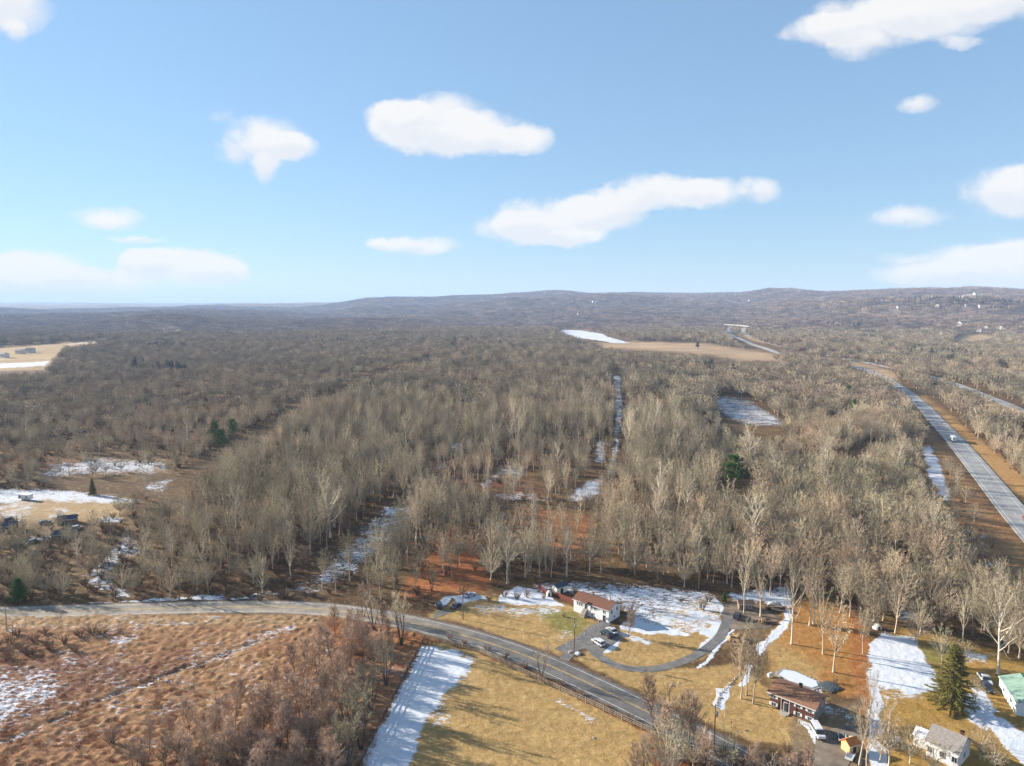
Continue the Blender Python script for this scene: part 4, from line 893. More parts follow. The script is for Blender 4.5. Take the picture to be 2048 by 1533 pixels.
T('pale', 1583, 1290, 23, 'tall pale bare tree standing on the tan lawn beside the snow strip', wide=.62); T('tall', 1619, 1253, 22, 'tall slim bare tree in the shade of the upper tan lawn'); T('tall', 1627, 1250, 21, 'tall slim bare tree just right of its twin on the upper lawn')
T('tall', 1667, 1346, 22, 'tall straight bare tree casting a long shadow across the middle lawn', var=1); T('tall', 1646, 1310, 21, 'tall bare tree on the lawn behind the brick house, farther of two', var=2); T('tall', 1726, 1309, 15, 'bare tree at the rusty lawn edge beside the snow field'); T('round', 1737, 1272, 12, 'bare tree at the top corner of the rusty lawn')
T('round', 1760, 1525, 9, 'round bare tree at the snow drive by the bottom edge'); T('round', 1868, 1548, 9, 'bare tree before the grey roofed house front'); T('round', 1960, 1520, 9, 'bare tree right of the grey roofed house'); T('round', 1985, 1545, 9, 'bare tree at the bottom right corner')
T('tall', 1482, 1399, 20, 'curved bare tree, left of three before the brick house', var=3, wide=.8); T('tall', 1493, 1392, 22, 'straight bare tree, middle of three before the brick house', var=4, wide=.8); T('tall', 1506, 1409, 21, 'bare tree, right of three before the brick house', var=5, wide=.8)
T('tall', 1521, 1235, 21, 'tall pale trunked tree behind the dirt yard lumber pile', var=0); T('pale', 1488, 1228, 20, 'forked pale bare tree rising beside the weathered yard shed', wide=.55)
T('pale', 1719, 1531, 20, 'large pale bare tree overhanging the tan shed at the bottom', var=1, wide=.62); T('tall', 1733, 1545, 17, 'thin bare tree right of the large pale tree at the bottom edge'); T('tall', 1777, 1538, 18, 'thin bare tree on the strip beside the snowy drive'); T('round', 1820, 1528, 10, 'low pale bare tree before the grey roofed house')
T('round', 1830, 1288, 10, 'small rounded bare tree on the green patch above the snow lawn', wide=1.1); T('round', 1884, 1329, 13, 'forked bare tree just left of the spruce top', wide=.9); T('pale', 1996, 1349, 24, 'huge white-barked tree behind the green roofed barn', var=0, wide=.95); T('tall', 1945, 1271, 18, 'bare tree in the shade left of the huge white tree')
T('round', 1925, 1335, 8, 'brown bushy bare tree right behind the spruce', wide=1.3); T('round', 1953, 1392, 6, 'low bare tree between the spruce and parked pickup'); T('young', 1257, 1276, 7.5, 'small pinkish bare tree beside the parking bay snow bank', wide=1.2)
T('tall', 1540, 1192, 19, 'bare tree behind the tarp-covered lumber pile'); T('tall', 1560, 1186, 20, 'taller bare tree on the snow behind the lumber pile'); T('tall', 1700, 1236, 20, 'bare tree at the top edge of the rusty lawn'); T('tall', 1790, 1268, 16, 'bare tree at the head of the snow lawn'); T('tall', 1680, 1228, 19, 'slim bare tree in the shade at the top of the lawn')
for i, (px, py, h) in enumerate([(560, 1462, 10), (527, 1480, 11), (470, 1456, 9), (600, 1440, 10), (620, 1460, 11), (585, 1420, 9), (510, 1440, 8), (640, 1440, 10), (655, 1480, 9), (545, 1400, 8), (618, 1385, 9), (590, 1352, 8), (635, 1350, 10), (665, 1340, 10), (700, 1335, 11), (725, 1330, 10), (745, 1340, 9), (690, 1300, 9), (720, 1295, 9), (650, 1310, 8), (612, 1330, 7), (450, 1500, 9), (500, 1510, 9), (560, 1515, 10), (610, 1510, 9), (400, 1505, 8), (360, 1520, 8), (420, 1535, 9), (480, 1545, 9), (540, 1550, 9), (600, 1552, 9), (650, 1545, 8), (680, 1520, 8), (430, 1475, 8), (330, 1540, 8), (690, 1430, 9), (725, 1380, 8), (380, 1470, 8), (340, 1490, 7), (300, 1510, 7), (270, 1545, 7), (455, 1530, 9), (505, 1490, 9), (575, 1490, 10), (635, 1500, 9), (668, 1560, 9), (440, 1560, 9), (380, 1570, 9), (520, 1575, 9), (590, 1585, 9), (555, 1430, 8), (480, 1420, 7), (660, 1450, 9), (710, 1420, 8), (760, 1320, 8), (780, 1300, 8), (640, 1290, 7), (670, 1275, 8), (705, 1275, 8)]):
    q_ = 'low at the bottom edge' if py > 1500 else 'beside the snowy field fence' if px > 655 else 'near the road bend' if py < 1400 else 'in the middle'
    T('young', px, py, h * 1.12, 'slim pinkish bare tree of the rusty field thicket, ' + q_, group='thicket trees ' + q_, wide=1.15)
for i, (px, py, h) in enumerate([(440, 1520, 4.5), (520, 1530, 4.5), (580, 1535, 5), (640, 1528, 4.5), (380, 1540, 4), (470, 1500, 4), (550, 1490, 4), (610, 1485, 4), (665, 1500, 4), (690, 1480, 3.6), (700, 1540, 4), (660, 1560, 4.5), (350, 1500, 3.5), (290, 1535, 3.6), (495, 1470, 3.5), (640, 1420, 3.5), (740, 1300, 3.5), (710, 1310, 3.5), (770, 1310, 3), (745, 1360, 3.5), (735, 1400, 3), (720, 1440, 3), (560, 1570, 5), (490, 1575, 5), (610, 1580, 5)]):
    T('shrub', px, py, h, 'low pinkish shrub under the thicket in the rusty field', group='thicket shrubs in the rusty field', name='shrub', cat='shrub', wide=1.2)
T('shrub', 222, 1490, 4.2, 'grey bush standing alone in the left rusty field', name='shrub', cat='shrub', wide=1.2)
for i, (px, py, h) in enumerate([(20, 1290, 3.2), (45, 1305, 3.4), (70, 1285, 3.2), (100, 1300, 3.4), (60, 1315, 3), (130, 1290, 3), (160, 1275, 3), (185, 1270, 3.2), (150, 1305, 2.6), (15, 1320, 3), (90, 1270, 2.6), (205, 1272, 2.8), (-8, 1300, 3.4), (35, 1272, 2.6), (240, 1268, 2.2)]):
    T('brush', px, py, h, 'olive brown bush on the bank below the straight left road', group='bank bushes at the left', name='bush', cat='bush', wide=1.25)
for i, (px, py, h) in enumerate([(1440, 1520, 3), (1470, 1530, 3.4), (1510, 1528, 3), (1550, 1520, 2.8), (1490, 1545, 3.4), (1590, 1530, 2.6), (1540, 1545, 3.2), (1575, 1505, 2.2), (1610, 1548, 3), (1415, 1535, 3), (1380, 1530, 3), (1350, 1520, 2.8), (1400, 1520, 2.4)]):
    T('brush', px, py, h, 'brown roadside bush below the brick house lawn', group='bottom roadside bushes', name='bush', cat='bush', wide=1.3)
for i, (px, py, h) in enumerate([(930, 1290, 1.8), (975, 1302, 1.8), (1010, 1318, 2), (1050, 1336, 1.8), (900, 1280, 1.6), (1120, 1372, 1.6), (1160, 1392, 1.8), (1210, 1418, 1.6), (1255, 1442, 1.8)]):
    T('brush', px, py, h, 'low brown brush between the pale rail fence and the road', group='brush along the pale rail fence', name='bush', cat='bush', wide=1.5)
T('brush', 1262, 1228, 3, 'dark bush at the back corner of the white house', name='bush', cat='bush', wide=1.4); T('brush', 1405, 1222, 4.4, 'brown upright shrub beside the snowy yard drive', name='bush', cat='bush', wide=.7); T('brush', 1055, 1198, 3.2, 'small brown shrub alone on the snowy side yard', name='bush', cat='bush', wide=.8)
T('brush', 1190, 1178, 2.2, 'reddish brush heap on the snow behind the white house', name='bush', cat='bush', wide=2.4); T('brush', 1671, 1368, 2.0, 'small orange bush on the lawn beside the grey tarp', name='bush', cat='bush'); T('brush', 1790, 1500, 3.4, 'brown bush beside the snow drive and round white tank', name='bush', cat='bush', wide=1.3); T('brush', 1765, 1490, 3, 'brown bush at the snowy drive edge', name='bush', cat='bush', wide=1.2)
T('brush', 1850, 1475, 2.4, 'thin brush behind the grey roofed house', name='bush', cat='bush', wide=1.6); T('brush', 660, 1190, 2.6, 'tan bush on the far verge before the snowy strip', name='bush', cat='bush'); T('brush', 1128, 1236, 1.6, 'low bush beside the white house steps', name='bush', cat='bush')
T('spruce', 1902, 1416, 16.5, 'large olive green spruce standing on the tan lawn', name='spruce_tree', wide=1.15, rot=.4); T('pine', 1468, 988, 20, 'bright green pine rising alone out of the bare wood', name='pine_tree', wide=1.2); T('cedar', 38, 1204, 8.2, 'spreading green cedar beside the road at the far left', name='cedar_tree', wide=1.5)
T('spruce', 186, 994, 9, 'dark conifer beside the far snow field', name='spruce_tree', wide=.8); T('pine', 1707, 836, 14, 'small green pine in the bare wood near the motorway', name='pine_tree'); T('cedar', 1448, 1206, 3.4, 'little dark conifer on the snow by the yard shed', name='cedar_tree', wide=1.1); T('cedar', 1585, 1424, 3.6, 'narrow green yew against the brick house front', name='cedar_tree', wide=.6)
for px, py, h in ((1395, 700, 16), (905, 700, 17), (445, 905, 15), (430, 890, 16), (465, 880, 15), (1695, 795, 13)):
    x, y = GT(px, py); own_tree('pine', x, y, h, 'dark pine half hidden among the bare trees of the wood', 'dark pines within the wood', 'pine_tree')
for i, (px, py, k, h, lab) in enumerate([(1322, 1500, 'young', 11, 'slim bare tree on the road bank, first right of the rail fence end'), (1360, 1512, 'stems', 12, 'many-stemmed bare tree low on the bank beside the forked pale tree'), (1385, 1545, 'round', 11, 'round bare tree at the bottom edge left of the dark pole'), (1412, 1560, 'young', 11, 'pinkish bare tree at the bottom edge by the dark pole'), (1455, 1575, 'stems', 12, 'many-stemmed bare tree at the bottom edge right of the dark pole'), (1500, 1585, 'young', 11, 'pinkish bare tree at the bottom edge below the flagpole'), (1540, 1592, 'round', 10, 'round bare tree at the bottom edge below the brick house lawn'), (1580, 1590, 'young', 10, 'pinkish bare tree at the bottom edge below the brick house'), (1622, 1580, 'young', 9, 'slim bare tree at the bottom edge of the brick house drive'), (1268, 1572, 'young', 9, 'slim bare tree at the bottom edge in the tan field corner'), (1300, 1585, 'stems', 12, 'many-stemmed bare tree cut by the bottom edge near the tan field'), (1345, 1590, 'pale', 14, 'pale spreading tree cut by the bottom edge beside the road')]):
    T(k, px, py, h, lab)
# broken stub at the left edge
def prims(): return bmesh.new()
def fin(bm, name, mat, parent=None, bev=0.0, loc=None, rot=None):
    if bev: bmesh.ops.bevel(bm, geom=list(bm.edges), offset=bev, segments=1, affect='EDGES', clamp_overlap=True)
    bmesh.ops.recalc_face_normals(bm, faces=bm.faces)
    me = bpy.data.meshes.new(name); bm.to_mesh(me); bm.free(); me.materials.append(mat)
    return link(name, me, parent, loc, rot)
def bx(bm, x0, x1, y0, y1, z0, z1):
    v = [bm.verts.new(p) for p in ((x0, y0, z0), (x1, y0, z0), (x1, y1, z0), (x0, y1, z0), (x0, y0, z1), (x1, y0, z1), (x1, y1, z1), (x0, y1, z1))]
    for f in ((0, 3, 2, 1), (4, 5, 6, 7), (0, 1, 5, 4), (1, 2, 6, 5), (2, 3, 7, 6), (3, 0, 4, 7)): bm.faces.new([v[i] for i in f])
    return bm
def cyl(bm, p0, p1, r0, r1=None, k=8):
    p0, p1 = Vector(p0), Vector(p1); r1 = r0 if r1 is None else r1; T_ = (p1 - p0).normalized(); a = T_.cross(Vector((.13, .97, .2))).normalized(); b = T_.cross(a)
    A = [bm.verts.new(p0 + (a * math.cos(t) + b * math.sin(t)) * r0) for t in [i * 2 * math.pi / k for i in range(k)]]
    B_ = [bm.verts.new(p1 + (a * math.cos(t) + b * math.sin(t)) * r1) for t in [i * 2 * math.pi / k for i in range(k)]]
    for i in range(k): bm.faces.new((A[i], A[(i + 1) % k], B_[(i + 1) % k], B_[i]))
    bm.faces.new(A); bm.faces.new(B_[::-1]); return bm
def prism(bm, prof, axis, a0, a1):
    """profile of (u,z) pairs extruded along x or y"""
    f = (lambda u, z, a: (a, u, z)) if axis == 'x' else (lambda u, z, a: (u, a, z))
    A = [bm.verts.new(f(u, z, a0)) for u, z in prof]; B_ = [bm.verts.new(f(u, z, a1)) for u, z in prof]; n = len(prof)
    for i in range(n): bm.faces.new((A[i], A[(i + 1) % n], B_[(i + 1) % n], B_[i]))
    bm.faces.new(A); bm.faces.new(B_[::-1]); return bm
def sg(name, px, py, h, label, fork=True):
    x, y = G(px, py); r = empty(name, x, y); bm = prims()
    cyl(bm, (0, 0, -.1), (.1, 0, h * .6), .22, .17, 7); cyl(bm, (.1, 0, h * .58), (-.05, .1, h), .17, .08, 7); fin(bm, 'trunk', M_BARK, r)
    if fork: bm = prims(); cyl(bm, (.08, 0, h * .62), (-.55, .15, h * .92), .09, .05, 6); cyl(bm, (.05, 0, h * .4), (.5, -.2, h * .55), .06, .03, 5); fin(bm, 'branch', M_BARK, r)
    tag(r, label, 'tree')
sg('dead_tree', 14, 1265, 8.0, 'broken dead tree stub at the left edge of the bank'); sg('dead_tree', 26, 1272, 4.5, 'shorter dead stub right beside the broken tree', False); sg('dead_tree', 785, 1328, 8.5, 'splintered dead trunk beside the snowy field fence corner')

# ------------------------------------------------------------------ materials for built things
M_SIDW = simple('white_siding', (.74, .735, .72), .6, var=.05, scale=1.2); M_SIDC = simple('cream_siding', (.70, .66, .58), .7, var=.08); M_ROOFR = simple('red_brown_shingles', lin(128, 86, 70, .68), .9, var=.12, scale=2.2); M_ROOFB = simple('brown_shingles', lin(142, 104, 80, .8), .9, var=.14, scale=2)
M_ROOFG = simple('grey_shingles', lin(150, 142, 136, .75), .9, var=.12, scale=2); M_ROOFD = simple('dark_blue_roof', lin(70, 84, 104, .7), .6, var=.15); M_GREEN = simple('green_metal_roof', lin(156, 188, 168, .6), .5, .4, var=.1, scale=.8); M_BRICK = simple('red_brick', lin(108, 70, 58, .6), .9, var=.2, scale=5)
M_GLASS = simple('window_glass', (.03, .04, .05), .12, .6, var=.1); M_TRIM = simple('white_trim', (.62, .62, .61), .5, var=.04); M_WOOD = simple('weathered_wood', lin(168, 152, 132, .75), .9, var=.2, scale=6); M_WOODD = simple('dark_wood', lin(104, 86, 72, .7), .9, var=.2, scale=5); M_POLE = simple('pole_wood', lin(140, 116, 92, .75), .9, var=.2, scale=3)
M_REDF = simple('red_fence_boards', lin(128, 66, 56, .75), .9, var=.2, scale=4); M_STONE = simple('field_stone', lin(176, 164, 150, .75), .95, var=.25, scale=3); M_METAL = simple('galvanised_metal', (.45, .46, .48), .4, .5, var=.1, metal=.6); M_RUB = simple('tyre_rubber', (.02, .02, .02), .8); M_CONC = simple('concrete_wall', lin(178, 172, 164, .75), .9, var=.12)
M_SNOW = simple('snow', (.54, .565, .60), .9, .1, var=.04, scale=2); M_TARP = simple('grey_tarp', lin(120, 132, 134, .7), .6, var=.15); M_TANW = simple('tan_boards', lin(216, 176, 124, .85), .8, var=.1); M_ORR = simple('orange_shingles', lin(196, 124, 68, .85), .9, var=.12); M_INS = simple('porcelain', (.5, .5, .48), .3)
M_LOG = simple('cut_logs', lin(206, 172, 124, .85), .9, var=.25, scale=2); M_LOGD = simple('bark_logs', lin(110, 86, 72, .75), .95, var=.25, scale=3); M_REDL = simple('tail_lens', (.5, .02, .02), .25); M_HEADL = simple('head_lens', (.75, .76, .78), .15, .6); M_DGREY = simple('dark_plastic', (.04, .04, .045), .5)
M_POOL = simple('pool_coping', lin(150, 150, 152, .75), .8, var=.1); M_LEAF = simple('brown_siding', lin(150, 130, 110, .75), .85, var=.12)

def house(name, label, x, y, rz, L, W, hw, rise, mw, mr_, openings=(), chimney=None, ov=.4, cat='house', half=None, mt=None):
    """gabled building, ridge along local x, front at -y. openings: (side, kind, u, z, w, h)"""
    r = empty(name, x, y, rz); tag(r, label, cat); mt = mt or M_TRIM
    bm = prims(); prism(bm, [(-W / 2, -.3), (W / 2, -.3), (W / 2, hw), (0, hw + rise), (-W / 2, hw)], 'x', -L / 2, L / 2); wl = fin(bm, 'wall', mw, r)
    if half: bm = prims(); bx(bm, -L / 2 - .04, L / 2 + .04, -W / 2 - .04, W / 2 + .04, -.3, half[1]); fin(bm, 'lower_wall', half[0], r)
    bm = prims(); sl = rise / (W / 2); th = .16; e = W / 2 + ov; ze = hw - sl * ov
    prism(bm, [(-e, ze + .02), (0, hw + rise + .02), (e, ze + .02), (e, ze + .02 + th), (0, hw + rise + .02 + th), (-e, ze + .02 + th)], 'x', -L / 2 - ov, L / 2 + ov); rf = fin(bm, 'roof', mr_, r)
    for s in (-1, 1):
        bm = prims(); bx(bm, -L / 2 - ov, L / 2 + ov, s * (e + .02) - .05, s * (e + .02) + .05, ze - .06, ze + .12); fin(bm, 'gutter', mt, r)
    if chimney:
        cx_, cy_, ch, cm = chimney; zb = hw + rise - abs(cy_) * sl - .3; bm = prims(); bx(bm, cx_ - .32, cx_ + .32, cy_ - .32, cy_ + .32, zb, zb + ch); bx(bm, cx_ - .4, cx_ + .4, cy_ - .4, cy_ + .4, zb + ch - .18, zb + ch); fin(bm, 'chimney', cm, rf)
    for (side, kind, u, z, w, h) in openings:
        def obx(bm, du, w_, z0, z1, d0, d1):
            if side == 'F': bx(bm, u + du - w_ / 2, u + du + w_ / 2, -W / 2 - d1, -W / 2 - d0, z0, z1)
            elif side == 'B': bx(bm, u + du - w_ / 2, u + du + w_ / 2, W / 2 + d0, W / 2 + d1, z0, z1)
            elif side == 'R': bx(bm, L / 2 + d0, L / 2 + d1, u + du - w_ / 2, u + du + w_ / 2, z0, z1)
            else: bx(bm, -L / 2 - d1, -L / 2 - d0, u + du - w_ / 2, u + du + w_ / 2, z0, z1)
        if kind == 'w':
            bm = prims()
            for a, b_, c, d in ((-w / 2 - .04, .12, z, z + h), (w / 2 + .04, .12, z, z + h)): obx(bm, a, b_, c, d, -.02, .09)
            obx(bm, 0, w + .2, z + h, z + h + .12, -.02, .09); obx(bm, 0, w + .3, z - .1, z, -.02, .12); obx(bm, 0, .05, z, z + h, -.02, .075); fr = fin(bm, 'window', mt, r)
            bm = prims(); obx(bm, 0, w, z, z + h, -.02, .05); fin(bm, 'pane', M_GLASS, fr)
        elif kind == 's':   # window with shutters
            bm = prims(); obx(bm, 0, w + .16, z - .08, z + h + .1, -.02, .07); fr = fin(bm, 'window', mt, r)
            bm = prims(); obx(bm, -w * .26, w * .42, z, z + h, -.02, .09); obx(bm, w * .26, w * .42, z, z + h, -.02, .09); fin(bm, 'pane', M_GLASS, fr)
            for q in (-1, 1): bm = prims(); obx(bm, q * (w / 2 + .36), .42, z, z + h, -.02, .06); fin(bm, 'shutter', mt, fr)
        elif kind == 'd':
            bm = prims(); obx(bm, 0, w + .24, z, z + h + .12, -.02, .06); fin(bm, 'door_frame', mt, r)
            bm = prims(); obx(bm, 0, w, z, z + h, -.02, .09); dd = fin(bm, 'door', M_DGREY if mt is M_TRIM else mt, r); bm = prims(); obx(bm, w * .36, .06, z + 1.0, z + 1.1, .09, .15); fin(bm, 'door_handle', M_METAL, dd)
        elif kind == 'g':
            bm = prims(); obx(bm, 0, w, z, z + h, -.02, .06); fin(bm, 'garage_door', M_TRIM, r)
    return r
def at_px(a, b, z=0.0):
    """centre, heading and length of a wall line between two pixels"""
    A = Vector(G(a[0], a[1], z)); B_ = Vector(G(b[0], b[1], z)); d = B_ - A
    return A, B_, math.atan2(d.y, d.x), d.length
# white house: eaves line of the long front
A, B_, ang, Lh = at_px((1147.5, 1199.8), (1217.7, 1223.2), 4.1); nrm = Vector((-math.sin(ang), math.cos(ang))); Wh = 6.4; c = (A + B_) / 2 + nrm * Wh / 2
wh = house('white_house', 'long white sided house with red-brown roof beside the parking bay', c.x, c.y, ang, Lh, Wh, 4.15, 1.35, M_SIDW, M_ROOFR,
    [('F', 'w', -5.2, 2.6, .55, .95), ('F', 'w', -4.3, 2.6, .55, .95), ('F', 'w', -3.6, 2.6, .55, .95), ('F', 'w', .2, 2.7, .7, 1.0), ('F', 'w', 1.5, 2.7, .6, .9), ('F', 'w', 4.9, 2.6, .7, 1.0), ('F', 'w', .7, .7, .8, .8), ('F', 'd', 5.0, .0, .9, 2.0), ('F', 'w', 6.1, .8, .55, .8), ('F', 'd', -1.9, 2.1, .95, 1.9),
     ('R', 'w', -1.6, 2.5, .8, 1.2), ('R', 'w', 1.5, 2.6, .8, 1.2), ('R', 'w', 0, .7, .7, .6), ('B', 'w', -4, 2.5, 1, 1), ('B', 'w', 3, 2.5, 1, 1)], (4.0, 1.4, 1.9, M_TRIM))
bm = prims()
for i in range(7): bx(bm, -2.9, -1.2, -Wh / 2 - .35 - .32 * i, -Wh / 2 - .08 - .32 * i, -.1, 2.05 - .29 * i)
fin(bm, 'steps', M_STONE, wh)
for sx in (-3.0, -1.1):
    bm = prims(); cyl(bm, (sx, -Wh / 2 - .3, 2.95), (sx, -Wh / 2 - 2.3, 1.1), .04, k=6); cyl(bm, (sx, -Wh / 2 - .3, 2.0), (sx, -Wh / 2 - .3, 2.98), .04, k=6); cyl(bm, (sx, -Wh / 2 - 2.3, 0), (sx, -Wh / 2 - 2.3, 1.14), .04, k=6); fin(bm, 'handrail', M_TRIM, wh)
bm = prims(); prism(bm, [(-Wh / 2 - 1.3, 4.45), (-Wh / 2 - .1, 4.75), (-Wh / 2 - .1, 4.88), (-Wh / 2 - 1.3, 4.58)], 'x', -3.1, -.8); fin(bm, 'porch_roof', M_ROOFR, wh)
# shed and white tank behind it, red fence
A, B_, ang, L_ = at_px((1107, 1193), (1131, 1186)); house('garden_shed', 'small pale shed with blue-grey roof at the red fence', (A + B_).x / 2, (A + B_).y / 2 + 1.4, ang, 4.2, 2.8, 2.2, .9, M_SIDC, M_ROOFD, [('F', 'd', 0, 0, 1.2, 1.8), ('R', 'w', 0, 1, .7, .6)], ov=.2, cat='shed')
def dome(name, px, py, r_, h, mat, label, cat):
    x, y = G(px, py); o = empty(name, x, y); bm = prims(); n = 14; prev = None
    for i in range(7):
        t = i / 6 * math.pi / 2; rr = r_ * math.cos(t) ** .7 if i < 6 else .05; z = h * math.sin(t) - .05
        ring = [bm.verts.new((rr * math.cos(a), rr * math.sin(a), z)) for a in [k * 2 * math.pi / n for k in range(n)]]
        if prev:
            for k in range(n): bm.faces.new((prev[k], prev[(k + 1) % n], ring[(k + 1) % n], ring[k]))
        prev = ring
    bm.faces.new(prev); fin(bm, 'cover', mat, o)
    bm = prims(); bx(bm, -.35, .35, -r_ - .06, -r_ * .75, -.05, h * .62); fin(bm, 'hatch', M_DGREY, o); bm = prims(); cyl(bm, (0, 0, -.05), (0, 0, .08), r_ * 1.04, k=14); fin(bm, 'base', M_CONC, o)
    return tag(o, label, cat)
dome('dome_shelter', 1098, 1194, 1.0, 2.0, M_TRIM, 'small white domed shelter beside the blue-roofed shed', 'shelter'); dome('dome_shelter', 1793, 1490, 1.2, 1.7, M_TRIM, 'round white tank behind the grey roofed house', 'tank'); dome('dome_shelter', 1754, 1259, 1.3, 1.6, M_SIDC, 'pale dome tank at the top of the snow lawn', 'tank')
def board_fence(pts, h, mat, label):
    P = resample(np.array([G(*p) for p in pts]), 2.2); r = empty('board_fence', *P[0]); tag(r, label, 'fence'); o0 = P[0]
    for i in range(len(P)):
        bm = prims(); x, y = P[i] - o0; cyl(bm, (x, y, -.2), (x, y, h + .12), .07, k=5); fin(bm, 'post', mat, r)
        if i < len(P) - 1:
            a = P[i] - o0; b_ = P[i + 1] - o0; d = b_ - a; L = math.hypot(*d); bm = prims(); m = 6
            for k in range(m): bx(bm, k * L / m + .02, (k + 1) * L / m - .02, -.03, .03, .05, h + (.04 if k % 2 else 0))
            fin(bm, 'panel', mat, r, loc=(a[0], a[1], 0), rot=(0, 0, math.atan2(d[1], d[0])))
board_fence([(1076, 1177), (1094, 1194)], 1.7, M_REDF, 'short red board fence left of the blue-roofed shed'); board_fence([(1112, 1196), (1150, 1212)], 1.7, M_REDF, 'red board fence between the shed and white house')

# ------------------------------------------------------------------ rail fences, poles, wires
def rail_fence(pts, label, mat, hts=(.45, .9, 1.35), step=2.7):
    P = resample(np.array([G(*p) for p in pts]), step); r = empty('rail_fence', *P[0]); tag(r, label, 'fence'); o0 = P[0]
    bm = prims(); bx(bm, -.085, .085, -.085, .085, -.3, 1.5); post = None; rail = None
    for i in range(len(P)):
        x, y = P[i] - o0
        if post is None: post = fin(bm, 'post', mat, r, loc=(x, y, 0)).data
        else: link('post', post, r, (x, y, 0), (0, 0, i * .7))
        if i < len(P) - 1:
            d = P[i + 1] - P[i]; L = math.hypot(*d)
            for k, h in enumerate(hts):
                if rail is None: bm = prims(); bx(bm, 0, 1, -.045, .045, -.075, .075); q = fin(bm, 'rail', mat, r); rail = q.data
                else: q = link('rail', rail, r)
                q.location = (x, y, h + random.Random(i * 7 + k).uniform(-.04, .04)); q.rotation_euler = (0, random.Random(i * 5 + k).uniform(-.015, .015), math.atan2(d[1], d[0])); q.scale = (L, 1, 1)
rail_fence([(850, 1281), (800, 1376), (760, 1455), (716, 1545)], 'weathered rail fence along the snowy left edge of the tan field', M_WOODD); rail_fence([(878, 1287), (960, 1308), (1060, 1356), (1180, 1412), (1303, 1470)], 'pale rail fence between the tan field and the road bank', M_WOOD)
POLES = {}
def pole(key, px, py, h, label, arm=True, trans=False, az=.5):
    x, y = G(px, py); r = empty('utility_pole', x, y, az); tag(r, label, 'utility pole')
    bm = prims(); cyl(bm, (0, 0, -.5), (0, 0, h), .17, .11, 8); fin(bm, 'pole', M_POLE, r)
    if arm:
        bm = prims(); bx(bm, -1.15, 1.15, -.06, .06, h - .7, h - .56); am = fin(bm, 'crossarm', M_POLE, r)
        for q in (-1.05, -.45, .45, 1.05): bm = prims(); cyl(bm, (q, 0, h - .56), (q, 0, h - .34), .05, .035, 6); fin(bm, 'insulator', M_INS, am)
        bm = prims(); cyl(bm, (-.7, .09, h - .66), (0, .12, h - 1.3), .025, k=5); cyl(bm, (.7, .09, h - .66), (0, .12, h - 1.3), .025, k=5); fin(bm, 'brace', M_METAL, r)
    if trans: bm = prims(); cyl(bm, (.38, 0, h - 2.6), (.38, 0, h - 1.6), .27, k=10); cyl(bm, (.38, 0, h - 1.6), (.38, 0, h - 1.42), .12, .1, 8); fin(bm, 'transformer', M_METAL, r)
    POLES[key] = (x, y, h, az)
pole('a', 926, 1241, 9.6, 'wooden utility pole on the tan grass by the pull-in cars', True, False, -.6); pole('b', 1148, 1314, 11.2, 'wooden utility pole at the parking bay mouth', True, True, -.7); pole('c', 1428, 1503, 11.0, 'dark utility pole on the roadside below the brick house', True, True, -.75); pole('d', 359, 1201, 10.5, 'utility pole in the wood edge beyond the straight road', True, True, -.2)
def wire(k0, k1, lab):
    a, b_ = POLES[k0], POLES[k1]
    for off in (-1.05, 1.05):
        pa = Vector((a[0] + math.cos(a[3]) * off, a[1] + math.sin(a[3]) * off, a[2] - .34)); pb = Vector((b_[0] + math.cos(b_[3]) * off, b_[1] + math.sin(b_[3]) * off, b_[2] - .34)); A_ = Acc(); t = np.linspace(0, 1, 14)
        pts = [tuple(pa.lerp(pb, s) - Vector((0, 0, 1.3 * 4 * s * (1 - s)))) for s in t]; A_.tube(pts, np.full(14, .018), 4)
        tag(link('power_line', A_.mesh('power_line', M_DGREY)), ('thin power wire, %s side, ' % ('house' if off > 0 else 'road')) + lab, 'power line', 'power wires along the road')
wire('d', 'a', 'strung over the curve from the wood edge pole'); wire('a', 'b', 'strung from the pull-in pole to the parking bay pole'); wire('b', 'c', 'strung from the parking bay pole to the bottom pole')
def post(name, px, py, h, r_, mat, label, cat, cap=None):
    x, y = G(px, py); o = empty(name, x, y); tag(o, label, cat); bm = prims(); cyl(bm, (0, 0, -.2), (0, 0, h), r_, r_ * .8, 8); fin(bm, 'post', mat, o)
    if cap == 'ball': bm = prims(); bmesh.ops.create_uvsphere(bm, u_segments=8, v_segments=6, radius=r_ * 2.2); fin(bm, 'finial', M_METAL, o, loc=(0, 0, h + r_))
    if cap == 'box': bm = prims(); prism(bm, [(-.13, 0), (.13, 0), (.13, .14), (.07, .25), (-.07, .25), (-.13, .14)], 'y', -.28, .28); b_ = fin(bm, 'mailbox_body', M_DGREY, o, loc=(0, 0, h)); bm = prims(); bx(bm, .135, .15, .05, .2, .1, .32); fin(bm, 'flag', M_REDL, b_)
    if cap == 'plate': bm = prims(); bx(bm, -.12, .12, -.1, -.06, h - .35, h); fin(bm, 'reflector', M_TRIM, o)
post('flagpole', 1449, 1437, 7.2, .06, M_TRIM, 'bare white flagpole on the lawn before the brick house', 'flagpole', 'ball'); post('mailbox', 1350, 1420, 1.1, .06, M_WOOD, 'mailbox on a wooden post beside the road bend', 'mailbox', 'box'); post('marker_post', 564, 1233, 1.5, .05, M_DGREY, 'thin dark marker post on the near road verge', 'post', 'plate'); post('mailbox', 1462, 1456, 1.1, .06, M_WOOD, 'mailbox by the pale kerb below the flagpole', 'mailbox', 'box')

